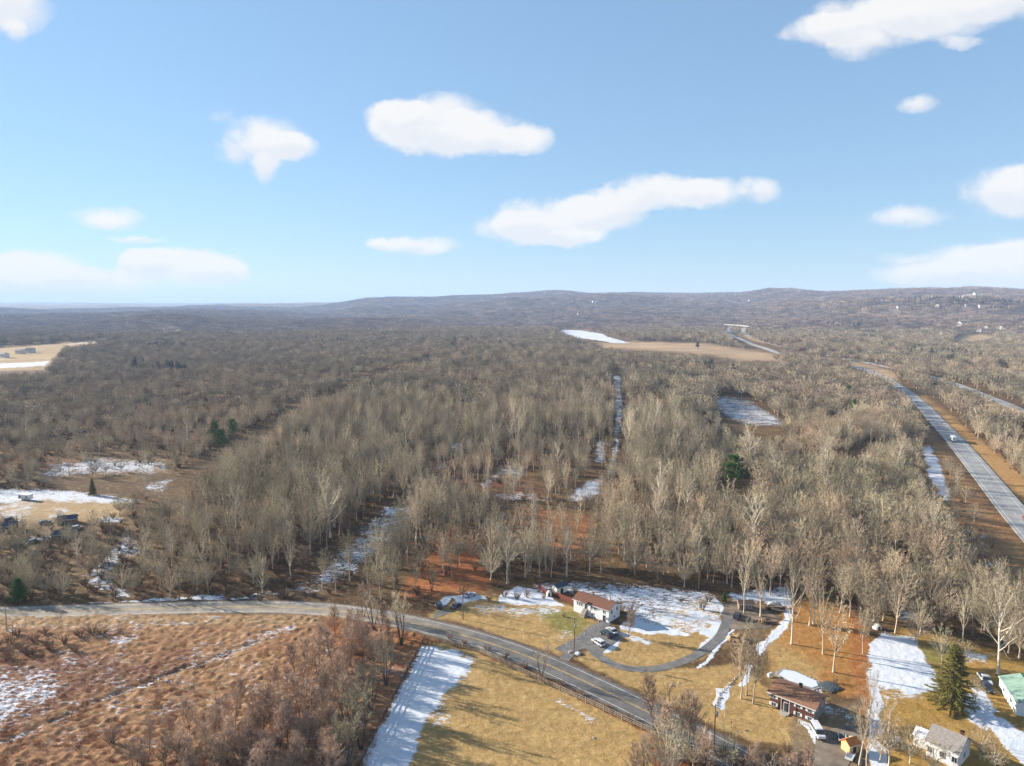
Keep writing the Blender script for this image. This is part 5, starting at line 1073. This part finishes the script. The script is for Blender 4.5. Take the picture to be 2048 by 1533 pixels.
# ------------------------------------------------------------------ vehicles
def paint(name, c): return simple(name, c, .28, .5, var=.04, scale=1, coat=.6)
P_WHITE = paint('white_paint', (.6, .6, .6)); P_BLACK = paint('black_paint', (.02, .022, .026)); P_BLUE = paint('navy_paint', (.03, .045, .09)); P_SIL = paint('silver_paint', (.45, .47, .5)); P_RED = paint('red_paint', (.55, .04, .03)); P_GREY = paint('grey_paint', (.09, .095, .1))
def car(name, label, x, y, rz, mat, kind='suv', cat='car', z=None):
    r = empty(name, x, y, rz, z); tag(r, label, cat)
    Lc, Wc, Hc = {'suv': (4.7, 1.9, 1.72), 'sedan': (4.6, 1.82, 1.45), 'pickup': (5.6, 1.95, 1.85), 'van': (5.3, 2.0, 2.1)}[kind]
    l = Lc / 2; w = Wc / 2; bl = Hc * .56
    lower = [(-l, .32), (l, .32), (l, bl * .82), (l - .12, bl * .93), (l - 1.15, bl * 1.03), (-l + .1, bl * 1.03), (-l, bl * .9)]
    bm = prims(); prism(bm, [(u, z_) for u, z_ in lower], 'y', -w, w)
    for v in bm.verts: v.co.y *= (1 - .10 * max(0, (abs(v.co.x) - l + .6) / .6)) * (1 if v.co.z > .5 else .95)
    fin(bm, 'body', mat, r, .07)
    c0, c1, t0, t1 = {'suv': (-l + .12, l - 1.25, -l + .45, l - 1.95), 'sedan': (-l + .75, l - 1.2, -l + 1.35, l - 2.05), 'pickup': (-.55, l - 1.35, -.35, l - 2.0), 'van': (-l + .1, l - .75, -l + .25, l - 1.5)}[kind]
    def cab(k, z0, z1): return [(c0 + (t0 - c0) * z0, bl + (Hc - bl) * z0), (c1 + (t1 - c1) * z0, bl + (Hc - bl) * z0), (c1 + (t1 - c1) * z1, bl + (Hc - bl) * z1), (c0 + (t0 - c0) * z1, bl + (Hc - bl) * z1)]
    def loft(bm, z0, z1, gr):
        pr = cab(0, z0, z1); ww = [w * (.96 - .16 * q) + gr for q in (z0, z0, z1, z1)]; ex = [-gr, gr, gr, -gr]
        A_ = [bm.verts.new((u + e, -q, z_)) for (u, z_), q, e in zip(pr, ww, ex)]; B2 = [bm.verts.new((u + e, q, z_)) for (u, z_), q, e in zip(pr, ww, ex)]
        for i in range(4): bm.faces.new((A_[i], A_[(i + 1) % 4], B2[(i + 1) % 4], B2[i]))
        bm.faces.new(A_); bm.faces.new(B2[::-1])
    bm = prims(); loft(bm, .0, .80, 0.0); fin(bm, 'windows', M_GLASS, r)
    bm = prims(); loft(bm, .78, 1.0, .015); fin(bm, 'roof', mat, r, .05)
    bm = prims()
    for f in ((c0 + c1) / 2, (c0 * .25 + c1 * .75)):
        for s in (-1, 1): bx(bm, f - .05, f + .05, s * w * .9 - .06, s * w * .9 + .06, bl, Hc - .1)
    fin(bm, 'pillars', mat, r)
    if kind == 'pickup':
        bm = prims(); bx(bm, -l + .12, -.7, -w + .12, w - .12, bl * .98, bl * 1.06); fin(bm, 'bed', M_DGREY, r)
    for sx in (-l + .85, l - .85):
        for s in (-1, 1):
            bm = prims(); cyl(bm, (sx, s * (w - .22), .34), (sx, s * (w + .01), .34), .34, k=12); ty = fin(bm, 'wheel', M_RUB, r); bm = prims(); cyl(bm, (sx, s * (w + .005), .34), (sx, s * (w + .025), .34), .2, k=10); fin(bm, 'rim', M_METAL, ty)
    for s in (-1, 1):
        bm = prims(); bx(bm, l - .06, l + .02, s * w * .66 - .2, s * w * .66 + .2, bl * .66, bl * .82); fin(bm, 'headlight', M_HEADL, r); bm = prims(); bx(bm, -l - .02, -l + .06, s * w * .72 - .16, s * w * .72 + .16, bl * .62, bl * .9); fin(bm, 'taillight', M_REDL, r)
    bm = prims(); bx(bm, l - .05, l + .05, -w * .9, w * .9, .3, .5); fin(bm, 'bumper', M_DGREY, r); bm = prims(); bx(bm, -l - .05, -l + .05, -w * .9, w * .9, .3, .5); fin(bm, 'bumper', M_DGREY, r)
    return r
def CAR(name, label, p0, p1, mat, kind='suv', cat='car', z=.07):
    A_, B2, a, L = at_px(p0, p1); c_ = (A_ + B2) / 2; return car(name, label, c_.x, c_.y, a, mat, kind, cat, hz(c_.x, c_.y) + z)
CAR('parked_car', 'white car parked in the middle of the parking bay', (1208, 1298), (1186, 1284), P_WHITE, 'suv'); CAR('parked_car', 'black car parked behind the white car in the bay', (1222, 1280), (1203, 1268), P_BLACK, 'suv'); CAR('parked_car', 'silver car nosed into the snow bank behind the black car', (1232, 1272), (1217, 1262), P_SIL, 'sedan')
CAR('parked_car', 'black car on the grass, left of the roadside pair', (880, 1223), (876, 1210), P_BLACK, 'suv', z=0); CAR('parked_car', 'navy blue car on the grass beside the pull-in pole', (905, 1222), (921, 1212), P_BLUE, 'sedan', z=0); CAR('parked_car', 'white car on the snow above the roadside pair', (932, 1198), (948, 1192), P_WHITE, 'sedan', z=0)
CAR('parked_car', 'black car backed up to the weathered yard shed', (1471, 1243), (1478, 1232), P_BLACK, 'suv'); CAR('parked_van', 'white van parked on the brick house drive', (1627, 1458), (1643, 1484), P_WHITE, 'van', 'van'); CAR('parked_pickup', 'white pickup by the green roofed barn', (1963, 1357), (1975, 1371), P_WHITE, 'pickup', 'pickup', z=0); CAR('parked_car', 'black car just below the white pickup', (1969, 1375), (1980, 1388), P_BLACK, 'suv', z=0)
for i_, (p0, p1, m_, lab) in enumerate([((14, 1046), (24, 1042), P_GREY, 'dark car in the far left yard below the camper'), ((62, 1090), (74, 1086), P_SIL, 'silver car among the far left trees'), ((84, 1052), (96, 1049), P_BLUE, 'navy car beside the far blue roofed shed'), ((30, 1098), (42, 1094), P_BLACK, 'black car among the trees at the far left edge'), ((150, 1062), (160, 1060), P_WHITE, 'white car right of the far blue roofed shed')]): CAR('parked_car', lab, p0, p1, m_, 'suv', z=0)
def hcar(px, py, P, mat, kind, label, side):
    x, y = GT(px, py); i = int(np.argmin((P[:, 0] - x) ** 2 + (P[:, 1] - y) ** 2)); d = P[min(i + 1, len(P) - 1)] - P[max(i - 1, 0)]; n = np.array([-d[1], d[0]]); n /= np.hypot(*n); q = P[i] + n * side
    return car('motorway_car', label, q[0], q[1], math.atan2(d[1], d[0]), mat, kind, 'car', hz(*q) + .36)
hcar(2037, 1042, HW1, P_RED, 'sedan', 'red car on the near motorway carriageway', -2); hcar(1842, 806, HW1, P_WHITE, 'suv', 'white car on the motorway before it leaves the woods', 1.8); hcar(1582, 711, HW1, P_WHITE, 'van', 'white van far along the motorway by the meadow', 0); hcar(1641, 708, HW2, P_WHITE, 'van', 'white van on the farther motorway carriageway', 0)
def truck(px, py, P, label):
    x, y = GT(px, py); i = int(np.argmin((P[:, 0] - x) ** 2 + (P[:, 1] - y) ** 2)); d = P[i + 1] - P[i - 1]; n = np.array([-d[1], d[0]]); n /= np.hypot(*n); q = P[i] + n * 1.8; r = empty('lorry', q[0], q[1], math.atan2(d[1], d[0]), hz(*q) + .36); tag(r, label, 'lorry')
    bm = prims(); bx(bm, -6.5, 3.6, -1.25, 1.25, 1.1, 3.9); fin(bm, 'trailer', P_WHITE, r, .06)
    bm = prims(); prism(bm, [(4.2, .5), (6.6, .5), (6.6, 1.6), (6.1, 2.8), (5.6, 3.1), (4.2, 3.2)], 'y', -1.15, 1.15); cb = fin(bm, 'cab', P_WHITE, r, .05); bm = prims(); prism(bm, [(6.22, 1.75), (6.6, 1.75), (6.18, 2.75), (6.0, 2.75)], 'y', -1.05, 1.05); fin(bm, 'windscreen', M_GLASS, cb)
    for sx in (-5.6, -4.4, 3.4, 5.6):
        for s in (-1, 1): bm = prims(); cyl(bm, (sx, s * .85, .5), (sx, s * 1.2, .5), .5, k=12); fin(bm, 'wheel', M_RUB, r)
truck(1903, 884, HW1, 'white lorry casting a dark shadow on the motorway')

# ------------------------------------------------------------------ stones, logs, yard things
def rock_mesh(seed):
    g = random.Random(seed); bm = prims(); bmesh.ops.create_icosphere(bm, subdivisions=2, radius=1)
    for v in bm.verts: v.co *= 1 + .22 * math.sin(v.co.x * 3 + seed) * math.cos(v.co.y * 4 + seed * 2) + g.uniform(-.07, .07); v.co.z *= .7
    me = bpy.data.meshes.new('rock'); bm.to_mesh(me); bm.free(); me.materials.append(M_STONE); return me
ROCKS = [rock_mesh(s) for s in range(5)]
SNOWR = rock_mesh(9); SNOWR.materials.clear(); SNOWR.materials.append(M_SNOW)
def rock(px, py, s, label, me=None, group=None, name='boulder', cat='boulder'):
    x, y = G(px, py); o = link(name, me or ROCKS[int(px) % 5], None, (x, y, s * .3), (0, 0, px % 6)); o.scale = (s, s * .85, s * .8); return tag(o, label, cat, group)
rock(1141, 1307, .8, 'tan boulder at the foot of the parking bay pole'); rock(1156, 1310, 1.0, 'snow heap beside the boulder at the parking bay pole', SNOWR, name='snow_heap', cat='snow heap'); rock(1344, 1373, .6, 'dark stone lying on the lawn below the driveway loop'); rock(1358, 1367, .45, 'small stone beside the dark one on the lawn'); rock(1188, 1478, .45, 'small stone in the middle of the tan field'); rock(1442, 1398, .5, 'pale stone on the snowy rock bed'); rock(902, 1237, .3, 'white stone at the pull-in edge', SNOWR)
def stones(name, pts, step, s, label, cat='stone border'):
    P = resample(np.array([G(*p) for p in pts]), step); r = empty(name, *P[0]); tag(r, label, cat); g = random.Random(len(P))
    for i, p in enumerate(P):
        q = p - P[0]; o = link('stone', ROCKS[i % 5], r, (q[0] + g.uniform(-.25, .25), q[1] + g.uniform(-.25, .25), s * .25), (0, 0, g.uniform(0, 6))); k = s * g.uniform(.6, 1.2); o.scale = (k, k * .8, k * .8)
stones('stone_border', [(1434, 1414), (1440, 1390), (1462, 1368), (1480, 1350)], 1.0, .42, 'row of stones edging the snowy rock bed on the lawn'); stones('stone_border', [(1585, 1372), (1615, 1380), (1640, 1385), (1646, 1374), (1625, 1358), (1590, 1346)], 1.0, .38, 'ring of pale stones round the pool'); stones('stone_border', [(1190, 1256), (1180, 1264), (1160, 1278), (1125, 1296)], 1.6, .28, 'line of small stones along the parking bay lawn edge'); stones('stone_border', [(1196, 1247), (1206, 1242), (1214, 1247)], .9, .34, 'few white stones at the front of the white house'); stones('fire_ring', [(1469, 1301), (1476, 1305), (1484, 1301), (1477, 1296), (1469, 1300)], .7, .28, 'ring of stones round the fire pit', 'fire pit')
def log_pile(px, py, n, spread, L, mats, label, name='log_pile', orient=None, hmax=1.2):
    x, y = G(px, py); r = empty(name, x, y); tag(r, label, 'log pile'); g = random.Random(int(px)); ms = []
    for m in mats: bm = prims(); cyl(bm, (-.5, 0, 0), (.5, 0, 0), .5, .46, 8); bmesh.ops.recalc_face_normals(bm, faces=bm.faces); me = bpy.data.meshes.new('log'); bm.to_mesh(me); bm.free(); me.materials.append(m); ms.append(me)
    for i in range(n):
        f = i / n; d = g.uniform(.28, .5); a = g.uniform(0, 6.28); rr = spread * (1 - .6 * f) * math.sqrt(g.random()); rz = orient + g.uniform(-.06, .06) if orient is not None else g.uniform(0, 3.14)
        q = link('log', ms[i % len(ms)], r, (rr * math.cos(a), rr * math.sin(a) * .8, d * .45 + f * hmax), (0, g.uniform(-.12, .12), rz)); q.scale = (g.uniform(.7, 1.2) * L, d, d)
log_pile(1474, 1281, 46, 3.0, 1.3, [M_LOG, M_LOG, M_LOGD], 'loose pile of pale cut logs on the dirt yard'); log_pile(1530, 1247, 34, 2.4, 1.8, [M_LOGD, M_LOGD, M_LOG], 'low dark firewood row beside the snow strip', orient=.2, hmax=.7); log_pile(1549, 1222, 30, 2.2, 3.6, [M_LOGD, M_WOOD], 'stack of long timber under the white tarp', name='timber_pile', orient=-.3, hmax=1.4)
def tarp(px, py, w, d, h, rz, mat, label, name='tarp'):
    x, y = G(px, py); bm = prims(); n = 9; V = {}
    for i in range(n):
        for j in range(n):
            u, v = i / (n - 1) * 2 - 1, j / (n - 1) * 2 - 1; z = h * (1 - .6 * abs(u) ** 3) * (1 - .5 * abs(v) ** 3) + .08 * math.sin(u * 7 + v * 5); V[i, j] = bm.verts.new((u * w / 2, v * d / 2, max(z, .03)))
    for i in range(n - 1):
        for j in range(n - 1): bm.faces.new((V[i, j], V[i + 1, j], V[i + 1, j + 1], V[i, j + 1]))
    bmesh.ops.solidify(bm, geom=list(bm.faces), thickness=.04); o = fin(bm, name, mat, None, loc=(x, y, hz(x, y)), rot=(0, 0, rz)); return tag(o, label, 'tarp')
tarp(1549, 1216, 4.6, 2.2, 1.9, -.3, M_SNOW, 'white tarp drooping over the timber stack'); tarp(1659, 1376, 5.0, 4.6, .55, .5, M_TARP, 'grey-green tarp spread on the lawn beside the pool')
x, y = G(1493, 1222); house('weathered_shed', 'weathered brown shed in the dirt yard with dark roof', x, y + 1.2, -.12, 4.6, 3.2, 2.1, .7, M_LEAF, M_WOODD, [('F', 'd', -1, 0, 1.1, 1.8), ('F', 'w', 1.1, .9, .8, .7)], ov=.25, cat='shed')
x, y = G(1540, 1356); r = empty('gas_tank', x, y, .6); tag(r, 'white gas tank at the corner of the pool', 'tank'); bm = prims(); cyl(bm, (-.9, 0, .75), (.9, 0, .75), .48, k=12); fin(bm, 'tank', M_TRIM, r, .1)
for s in (-.5, .5): bm = prims(); bx(bm, s - .08, s + .08, -.35, .35, -.05, .34); fin(bm, 'foot', M_CONC, r)
# pool
P = [Vector(G(*p)) for p in [(1556, 1352), (1566, 1342), (1590, 1346), (1634, 1366), (1638, 1376), (1626, 1380), (1580, 1366)]]; cpt = sum(P, Vector((0, 0))) / len(P); r = empty('swimming_pool', cpt.x, cpt.y); tag(r, 'snow covered swimming pool behind the brick house', 'pool')
def ring(bm, k, z0, z1):
    A_ = [bm.verts.new(((p - cpt).x * k, (p - cpt).y * k, z0)) for p in P]; B2 = [bm.verts.new(((p - cpt).x * k, (p - cpt).y * k, z1)) for p in P]; n = len(P)
    for i in range(n): bm.faces.new((A_[i], A_[(i + 1) % n], B2[(i + 1) % n], B2[i]))
    bm.faces.new(B2[::-1]); bm.faces.new(A_)
bm = prims(); ring(bm, 1.12, -.2, .22); fin(bm, 'coping', M_POOL, r); bm = prims(); ring(bm, .95, .0, .30); fin(bm, 'snow_cover', M_SNOW, r)

# ------------------------------------------------------------------ other houses
A, B_, ang, Lh = at_px((1541, 1386), (1628, 1420), 3.6); Wb = 7.2; nrm = Vector((-math.sin(ang), math.cos(ang))); c = (A + B_) / 2 + nrm * Wb / 2
bh = house('brick_house', 'brown roofed red brick house in front of the pool', c.x, c.y, ang, Lh, Wb, 3.9, 1.3, M_BRICK, M_ROOFB, [('F', 's', -4.6, 2.4, 1.2, 1.0), ('F', 's', -4.4, .4, 1.1, .9), ('F', 'd', -1.3, .3, 1.0, 2.1), ('F', 's', 1.6, 2.4, .9, 1.0), ('F', 's', 4.4, 2.4, .9, 1.0), ('F', 's', 1.6, .4, .9, .8), ('F', 's', 4.4, .4, .9, .8), ('R', 'w', -1.6, 2.3, .8, 1.0), ('R', 'w', 1.6, 2.3, .8, 1.0), ('B', 'w', 2, 2.3, 1, 1), ('B', 'w', -2, 2.3, 1, 1)], (0, 1.6, 1.5, M_BRICK), ov=.7)
bm = prims(); bx(bm, Lh / 2 + .003, Lh / 2 + .06, -Wb / 2, Wb / 2, -.2, 3.8); fin(bm, 'side_cladding', M_ROOFG, bh)
bm = prims(); bx(bm, -2.4, -.2, -Wb / 2 - 1.5, -Wb / 2 - .05, -.2, .3); bx(bm, -2.0, -.6, -Wb / 2 - 1.9, -Wb / 2 - 1.5, -.2, .15); fin(bm, 'porch', M_CONC, bh)
for q in (-2.3, -.3): bm = prims(); cyl(bm, (q, -Wb / 2 - .62, .3), (q, -Wb / 2 - .62, 3.4), .08, k=6); fin(bm, 'porch_column', M_TRIM, bh)
bm = prims()
for i in range(8): bx(bm, 2.6 + i * .5, 2.68 + i * .5, -Wb / 2 - 2.2, -Wb / 2 - 2.14, -.1, .9)
bx(bm, 2.55, 6.25, -Wb / 2 - 2.2, -Wb / 2 - 2.14, .8, .88); fin(bm, 'picket_rail', M_TRIM, bh)
x, y = G(1704, 1508); house('tan_shed', 'small tan shed with orange roof beside the bottom driveway', x, y + 1, .35, 2.8, 2.4, 2.1, .9, M_TANW, M_ORR, [('F', 'd', 0, 0, 1.0, 1.7)], ov=.25, cat='shed')
def trailer(px, py, rz, l, w, mat, bedm, label):
    x, y = G(px, py); r = empty('utility_trailer', x, y, rz); tag(r, label, 'trailer'); bm = prims(); bx(bm, -l / 2, l / 2, -w / 2, w / 2, .42, .52); fin(bm, 'bed', bedm, r); bm = prims()
    for a in ((-l / 2, l / 2, -w / 2 - .04, -w / 2), (-l / 2, l / 2, w / 2, w / 2 + .04), (-l / 2 - .04, -l / 2, -w / 2, w / 2)): bx(bm, *a, .42, .95)
    fin(bm, 'side_boards', mat, r); bm = prims(); cyl(bm, (l / 2, -w * .3, .45), (l / 2 + 1.2, 0, .45), .05, k=5); cyl(bm, (l / 2, w * .3, .45), (l / 2 + 1.2, 0, .45), .05, k=5); cyl(bm, (l / 2 + 1.15, 0, 0), (l / 2 + 1.15, 0, .5), .04, k=5); fin(bm, 'drawbar', M_METAL, r)
    for s in (-1, 1): bm = prims(); cyl(bm, (0, s * (w / 2 + .06), .3), (0, s * (w / 2 + .26), .3), .3, k=10); fin(bm, 'wheel', M_RUB, r)
trailer(1684, 1482, 1.2, 2.6, 1.6, M_TRIM, M_DGREY, 'dark bedded trailer beside the tan shed'); trailer(1700, 1519, .9, 2.6, 1.5, M_TRIM, M_SNOW, 'white trailer in front of the tan shed')
rock(1704, 1478, .7, 'white heap of snow behind the tan shed', SNOWR, name='snow_heap', cat='snow heap')
# barn with green metal roof
A, B_, ang, Lb = at_px((1997.5, 1378), (2032, 1432)); Wn = 9.0; nrm = Vector((-math.sin(ang), math.cos(ang))); c = (A + B_) / 2 + nrm * Wn / 2
bn = house('barn', 'long white barn with pale green metal roof at the right edge', c.x, c.y, ang, Lb, Wn, 3.2, 1.5, M_SIDW, M_GREEN, [('F', 'w', -Lb * .2, 1.2, 1.2, .9), ('F', 'w', Lb * .2, 1.2, 1.2, .9), ('R', 'g', 0, 0, 3.2, 2.6)], ov=.2, cat='barn')
bm = prims(); n_ = int(Lb / .9); sl = 1.5 / (Wn / 2)
for i in range(n_ + 1):
    q = -Lb / 2 + i * Lb / n_
    for s in (-1, 1): prism(bm, [(s * (Wn / 2 + .15), 3.2 - sl * .15 + .175), (0, 4.695), (0, 4.745), (s * (Wn / 2 + .15), 3.2 - sl * .15 + .225)], 'x', q - .03, q + .03)
fin(bm, 'roof_ribs', M_GREEN, bn)
# grey roofed white house at the bottom
A, B_, ang, Lg = at_px((1852, 1512), (1915, 1540)); Wg = 7.5; nrm = Vector((-math.sin(ang), math.cos(ang))); c = (A + B_) / 2 + nrm * Wg / 2
gh = house('grey_roofed_house', 'white house with grey shingle roof at the bottom right', c.x, c.y, ang, Lg, Wg, 3.6, 2.2, M_SIDW, M_ROOFG, [('F', 'w', -2.4, 1.2, 1.0, 1.2), ('F', 'w', 0, 1.2, 1.0, 1.2), ('F', 'w', 2.4, 1.2, 1.0, 1.2), ('L', 'w', -1.5, 1.2, .9, 1.1), ('L', 'w', 1.5, 1.2, .9, 1.1), ('R', 'w', 0, 1.2, .9, 1.1)], (Lg / 2 - .9, .9, 1.4, M_BRICK))
bm = prims(); prism(bm, [(-1.8, -.3), (1.8, -.3), (1.8, 2.6), (0, 3.7), (-1.8, 2.6)], 'x', -Lg / 2 - 3.4, -Lg / 2 - .003); fin(bm, 'side_wing', M_SIDW, gh); bm = prims(); prism(bm, [(-2.1, 2.42), (0, 3.72), (2.1, 2.42), (2.1, 2.56), (0, 3.86), (-2.1, 2.56)], 'x', -Lg / 2 - 3.6, -Lg / 2 - .003); fin(bm, 'wing_roof', M_SNOW, gh)
# left farm: camper, low dark roofed buildings
x, y = G(52, 1003); r = empty('camper', x, y, -.25); tag(r, 'white camper parked on the far snow field', 'camper'); bm = prims(); bx(bm, -3.6, 3.6, -1.25, 1.25, .6, 3.1); fin(bm, 'body', M_SIDW, r, .18); bm = prims(); bx(bm, -3.4, 3.4, -1.29, -1.24, 1.15, 1.45); fin(bm, 'stripe', M_ROOFD, r)
for u in (-2.3, 1.9): bm = prims(); bx(bm, u - .5, u + .5, -1.31, -1.24, 1.7, 2.4); fin(bm, 'window', M_GLASS, r)
bm = prims(); bx(bm, -.4, .3, -1.31, -1.24, .75, 2.6); fin(bm, 'door', M_TRIM, r)
for u in (-.9, .6):
    for s in (-1, 1): bm = prims(); cyl(bm, (u, s * .95, .36), (u, s * 1.22, .36), .36, k=10); fin(bm, 'wheel', M_RUB, r)
for px, py, L_, W_, lab in ((128, 1054, 7, 4.5, 'low dark blue roofed shed below the far snow field'), (122, 1084, 9, 5, 'wide dark blue roofed building among the left trees'), (2, 1068, 8, 5, 'dark roofed shed at the left edge')):
    x, y = G(px, py); house('farm_building', lab, x, y + 3, .35, L_, W_, 2.6, 1.2, M_LEAF, M_ROOFD, [('F', 'd', -1.5, 0, 1.0, 2.0), ('F', 'w', 1.2, 1, 1, .8)], cat='shed')

# ------------------------------------------------------------------ far things
def far_house(px, py, s, label, group, mw=None, mr2=None):
    x, y = GT(px, py); g = random.Random(int(px * 7 + py)); r = empty('far_house', x, y, g.uniform(-.6, .9)); tag(r, label, 'house', group); L_, W_, h = 13 * s, 8.5 * s, 5.5 * s
    bm = prims(); prism(bm, [(-W_ / 2, -3), (W_ / 2, -3), (W_ / 2, h), (0, h + 2.6 * s), (-W_ / 2, h)], 'x', -L_ / 2, L_ / 2); fin(bm, 'wall', mw or M_SIDW, r)
    bm = prims(); e = W_ / 2 + .5; z0 = h - .3; prism(bm, [(-e, z0), (0, h + 2.65 * s), (e, z0), (e, z0 + .3), (0, h + 2.95 * s), (-e, z0 + .3)], 'x', -L_ / 2 - .5, L_ / 2 + .5); fin(bm, 'roof', mr2 or M_ROOFG, r)
    for u in (-.3, .05, .35): bm = prims(); bx(bm, u * L_ - .7, u * L_ + .7, -W_ / 2 - .08, -W_ / 2 + .02, h * .5, h * .8); fin(bm, 'window', M_GLASS, r)
    return r
for px, py in ((1555, 660), (1580, 666), (1602, 678), (1605, 650), (1620, 678)): far_house(px, py, 1, 'far pale house in the trees beyond the motorway bend', 'far houses by the motorway bend')
for px, py in ((1669, 689), (1747, 691), (1842, 692), (1850, 699)): far_house(px, py, .9, 'far pale house in the trees right of the motorway', 'far houses right of the motorway')
far_house(1738, 678, 1.5, 'large far white house before the dark conifers', None, None, M_ROOFD); far_house(1803, 683, 1.4, 'large far white house right of the conifer clump', None, None, M_ROOFD); far_house(1924, 653, 1.9, 'big far white house at the tree line right', None); far_house(1961, 664, 1.6, 'far long white house above the straw field', None); far_house(1973, 657, 1.3, 'far white house behind the long one above the straw field', None); far_house(2005, 660, 1.4, 'far white house at the right edge above the straw field', None)
far_house(1973, 708, 1.3, 'far grey-blue building in the right hand trees, left of two', None, M_SIDC, M_ROOFD); far_house(1995, 707, 1.5, 'far white building in the right hand trees, right of two', None)
for px, py in ((1876, 615), (1936, 615), (1963, 616), (1992, 616), (1799, 618), (1893, 598), (1866, 596), (1950, 590)): far_house(px, py, 1.6, 'tiny white house on the right hand ridge slope', 'tiny houses on the right ridge')
for px, py in ((1105, 608), (1196, 605), (1188, 606), (1450, 622), (1430, 604), (1385, 602), (1460, 606), (1500, 604)): far_house(px, py, 1.9, 'tiny white house on the middle ridge slope', 'tiny houses on the middle ridge')
for px, py in ((1099, 637), (1249, 657), (757, 660), (868, 643), (1158, 631), (518, 627), (985, 622)): far_house(px, py, 1.5, 'tiny white house lost in the middle distance woods', 'tiny houses in the middle distance')
for px, py in ((31, 689), (41, 708), (61, 706), (8, 716)): far_house(px, py, 1.2, 'far grey roofed farm building on the left straw field', 'far farm buildings at the left', M_SIDC, M_ROOFG)
x, y = GT(1883, 678); r = empty('silo', x, y); tag(r, 'far white silo left of the straw field', 'silo'); bm = prims(); cyl(bm, (0, 0, -1), (0, 0, 15), 3.2, k=12); fin(bm, 'cylinder', M_SIDW, r); bm = prims(); cyl(bm, (0, 0, 15), (0, 0, 18), 3.3, .4, 12); fin(bm, 'cap', M_METAL, r)
# radio mast on the ridge
x, y = GT(1090, 590); r = empty('radio_mast', x, y); tag(r, 'thin radio mast on top of the middle ridge', 'mast'); hm = 62
for k in range(3): a = k * 2.094; bm = prims(); cyl(bm, (5 * math.cos(a), 5 * math.sin(a), -6), (.8 * math.cos(a), .8 * math.sin(a), hm), 1.2, .8, 5); fin(bm, 'leg', M_METAL, r)
bm = prims()
for i in range(9):
    f0, f1 = i / 9, (i + 1) / 9
    for k in range(3):
        a, b2 = k * 2.094, (k + 1) * 2.094; R0, R1 = 5 - 4.2 * f0, 5 - 4.2 * f1; cyl(bm, (R0 * math.cos(a), R0 * math.sin(a), f0 * hm), (R1 * math.cos(b2), R1 * math.sin(b2), f1 * hm), .3, k=4)
fin(bm, 'bracing', M_METAL, r)
# motorway overpass
P0 = np.array(GT(1450, 653)); P1 = np.array(GT(1508, 657)); mid = (P0 + P1) / 2; d = P1 - P0; r = empty('overpass_bridge', mid[0], mid[1], math.atan2(d[1], d[0])); tag(r, 'pale overpass bridge crossing the far motorway', 'bridge'); Lq = float(np.hypot(*d)) + 30
bm = prims(); bx(bm, -Lq / 2, Lq / 2, -6, 6, 6.2, 7.6); fin(bm, 'deck', M_CONC, r)
for s in (-1, 1): bm = prims(); bx(bm, -Lq / 2, Lq / 2, s * 5.8 - .25, s * 5.8 + .25, 7.6, 8.8); fin(bm, 'parapet', M_CONC, r)
for u in (-.3, 0, .3): bm = prims(); bx(bm, u * Lq - .9, u * Lq + .9, -5, 5, -4, 6.2); fin(bm, 'pier', M_CONC, r)

# ------------------------------------------------------------------ grass tussocks of the reed field
def tussocks():
    g = np.random.default_rng(12); n = 26000; px = g.uniform(-120, 860, n); py = g.uniform(1236, 1580, n); P = np.array([G(a, b) for a, b in zip(px, py)])
    m = pmask(px, py, ZONES[0][0], 4) * (1 - .9 * pline(px, py, [(-80, 1510), (60, 1465), (200, 1400), (330, 1355), (470, 1300), (520, 1285)], 5, 3)); m *= 1 - .55 * pmask(px, py, [(-60, 1330), (110, 1330), (170, 1380), (60, 1440), (-60, 1500)], 30)
    m *= .35 + .65 * smooth(.35, .6, fbm(P[:, 0] / 7, P[:, 1] / 7, 41)); m[seg_dist(P[:, 0], P[:, 1], ROADC[::3]) < 6.5] = 0
    a2 = pmask(px, py, ZONES[3][0], 4) * .8; m = np.maximum(m, a2 * (seg_dist(P[:, 0], P[:, 1], ROADC[::3]) > 6))
    k = g.uniform(0, 1, n) < m; P = P[k]; q = len(P)
    scatter('grass_tussocks', np.stack([P[:, 0], P[:, 1], np.zeros(q)], 1), g.uniform(0, 6.28, q), g.uniform(.5, 1.35, q), g.integers(0, 4, q), TUFTS, 'rust coloured dead grass tussocks of the left field')
tussocks()
# ------------------------------------------------------------------ haze
def build_haze():
    m = bpy.data.materials.new('haze'); m.use_nodes = True; t = m.node_tree; t.nodes.clear(); N = NT(t)
    v = N.n('ShaderNodeVolumePrincipled'); v.inputs['Color'].default_value = (.50, .68, 1.0, 1); v.inputs['Density'].default_value = HAZE_D; v.inputs['Anisotropy'].default_value = .0
    o = N.n('ShaderNodeOutputMaterial'); N.l.new(v.outputs[0], o.inputs['Volume'])
    x, y0, y1, z0, z1 = 24000, -24000, 28000, -60, 330
    co = [(-x, y0, z0), (x, y0, z0), (x, y1, z0), (-x, y1, z0), (-x, y0, z1), (x, y0, z1), (x, y1, z1), (-x, y1, z1)]
    fc = np.array([(0, 3, 2, 1), (4, 5, 6, 7), (0, 1, 5, 4), (1, 2, 6, 5), (2, 3, 7, 6), (3, 0, 4, 7)])
    tag(link('haze', mesh_np('haze', co, fc, m)), 'pale blue haze over the far hills', kind='stuff')
HAZE_D = 6.6e-5
build_haze()
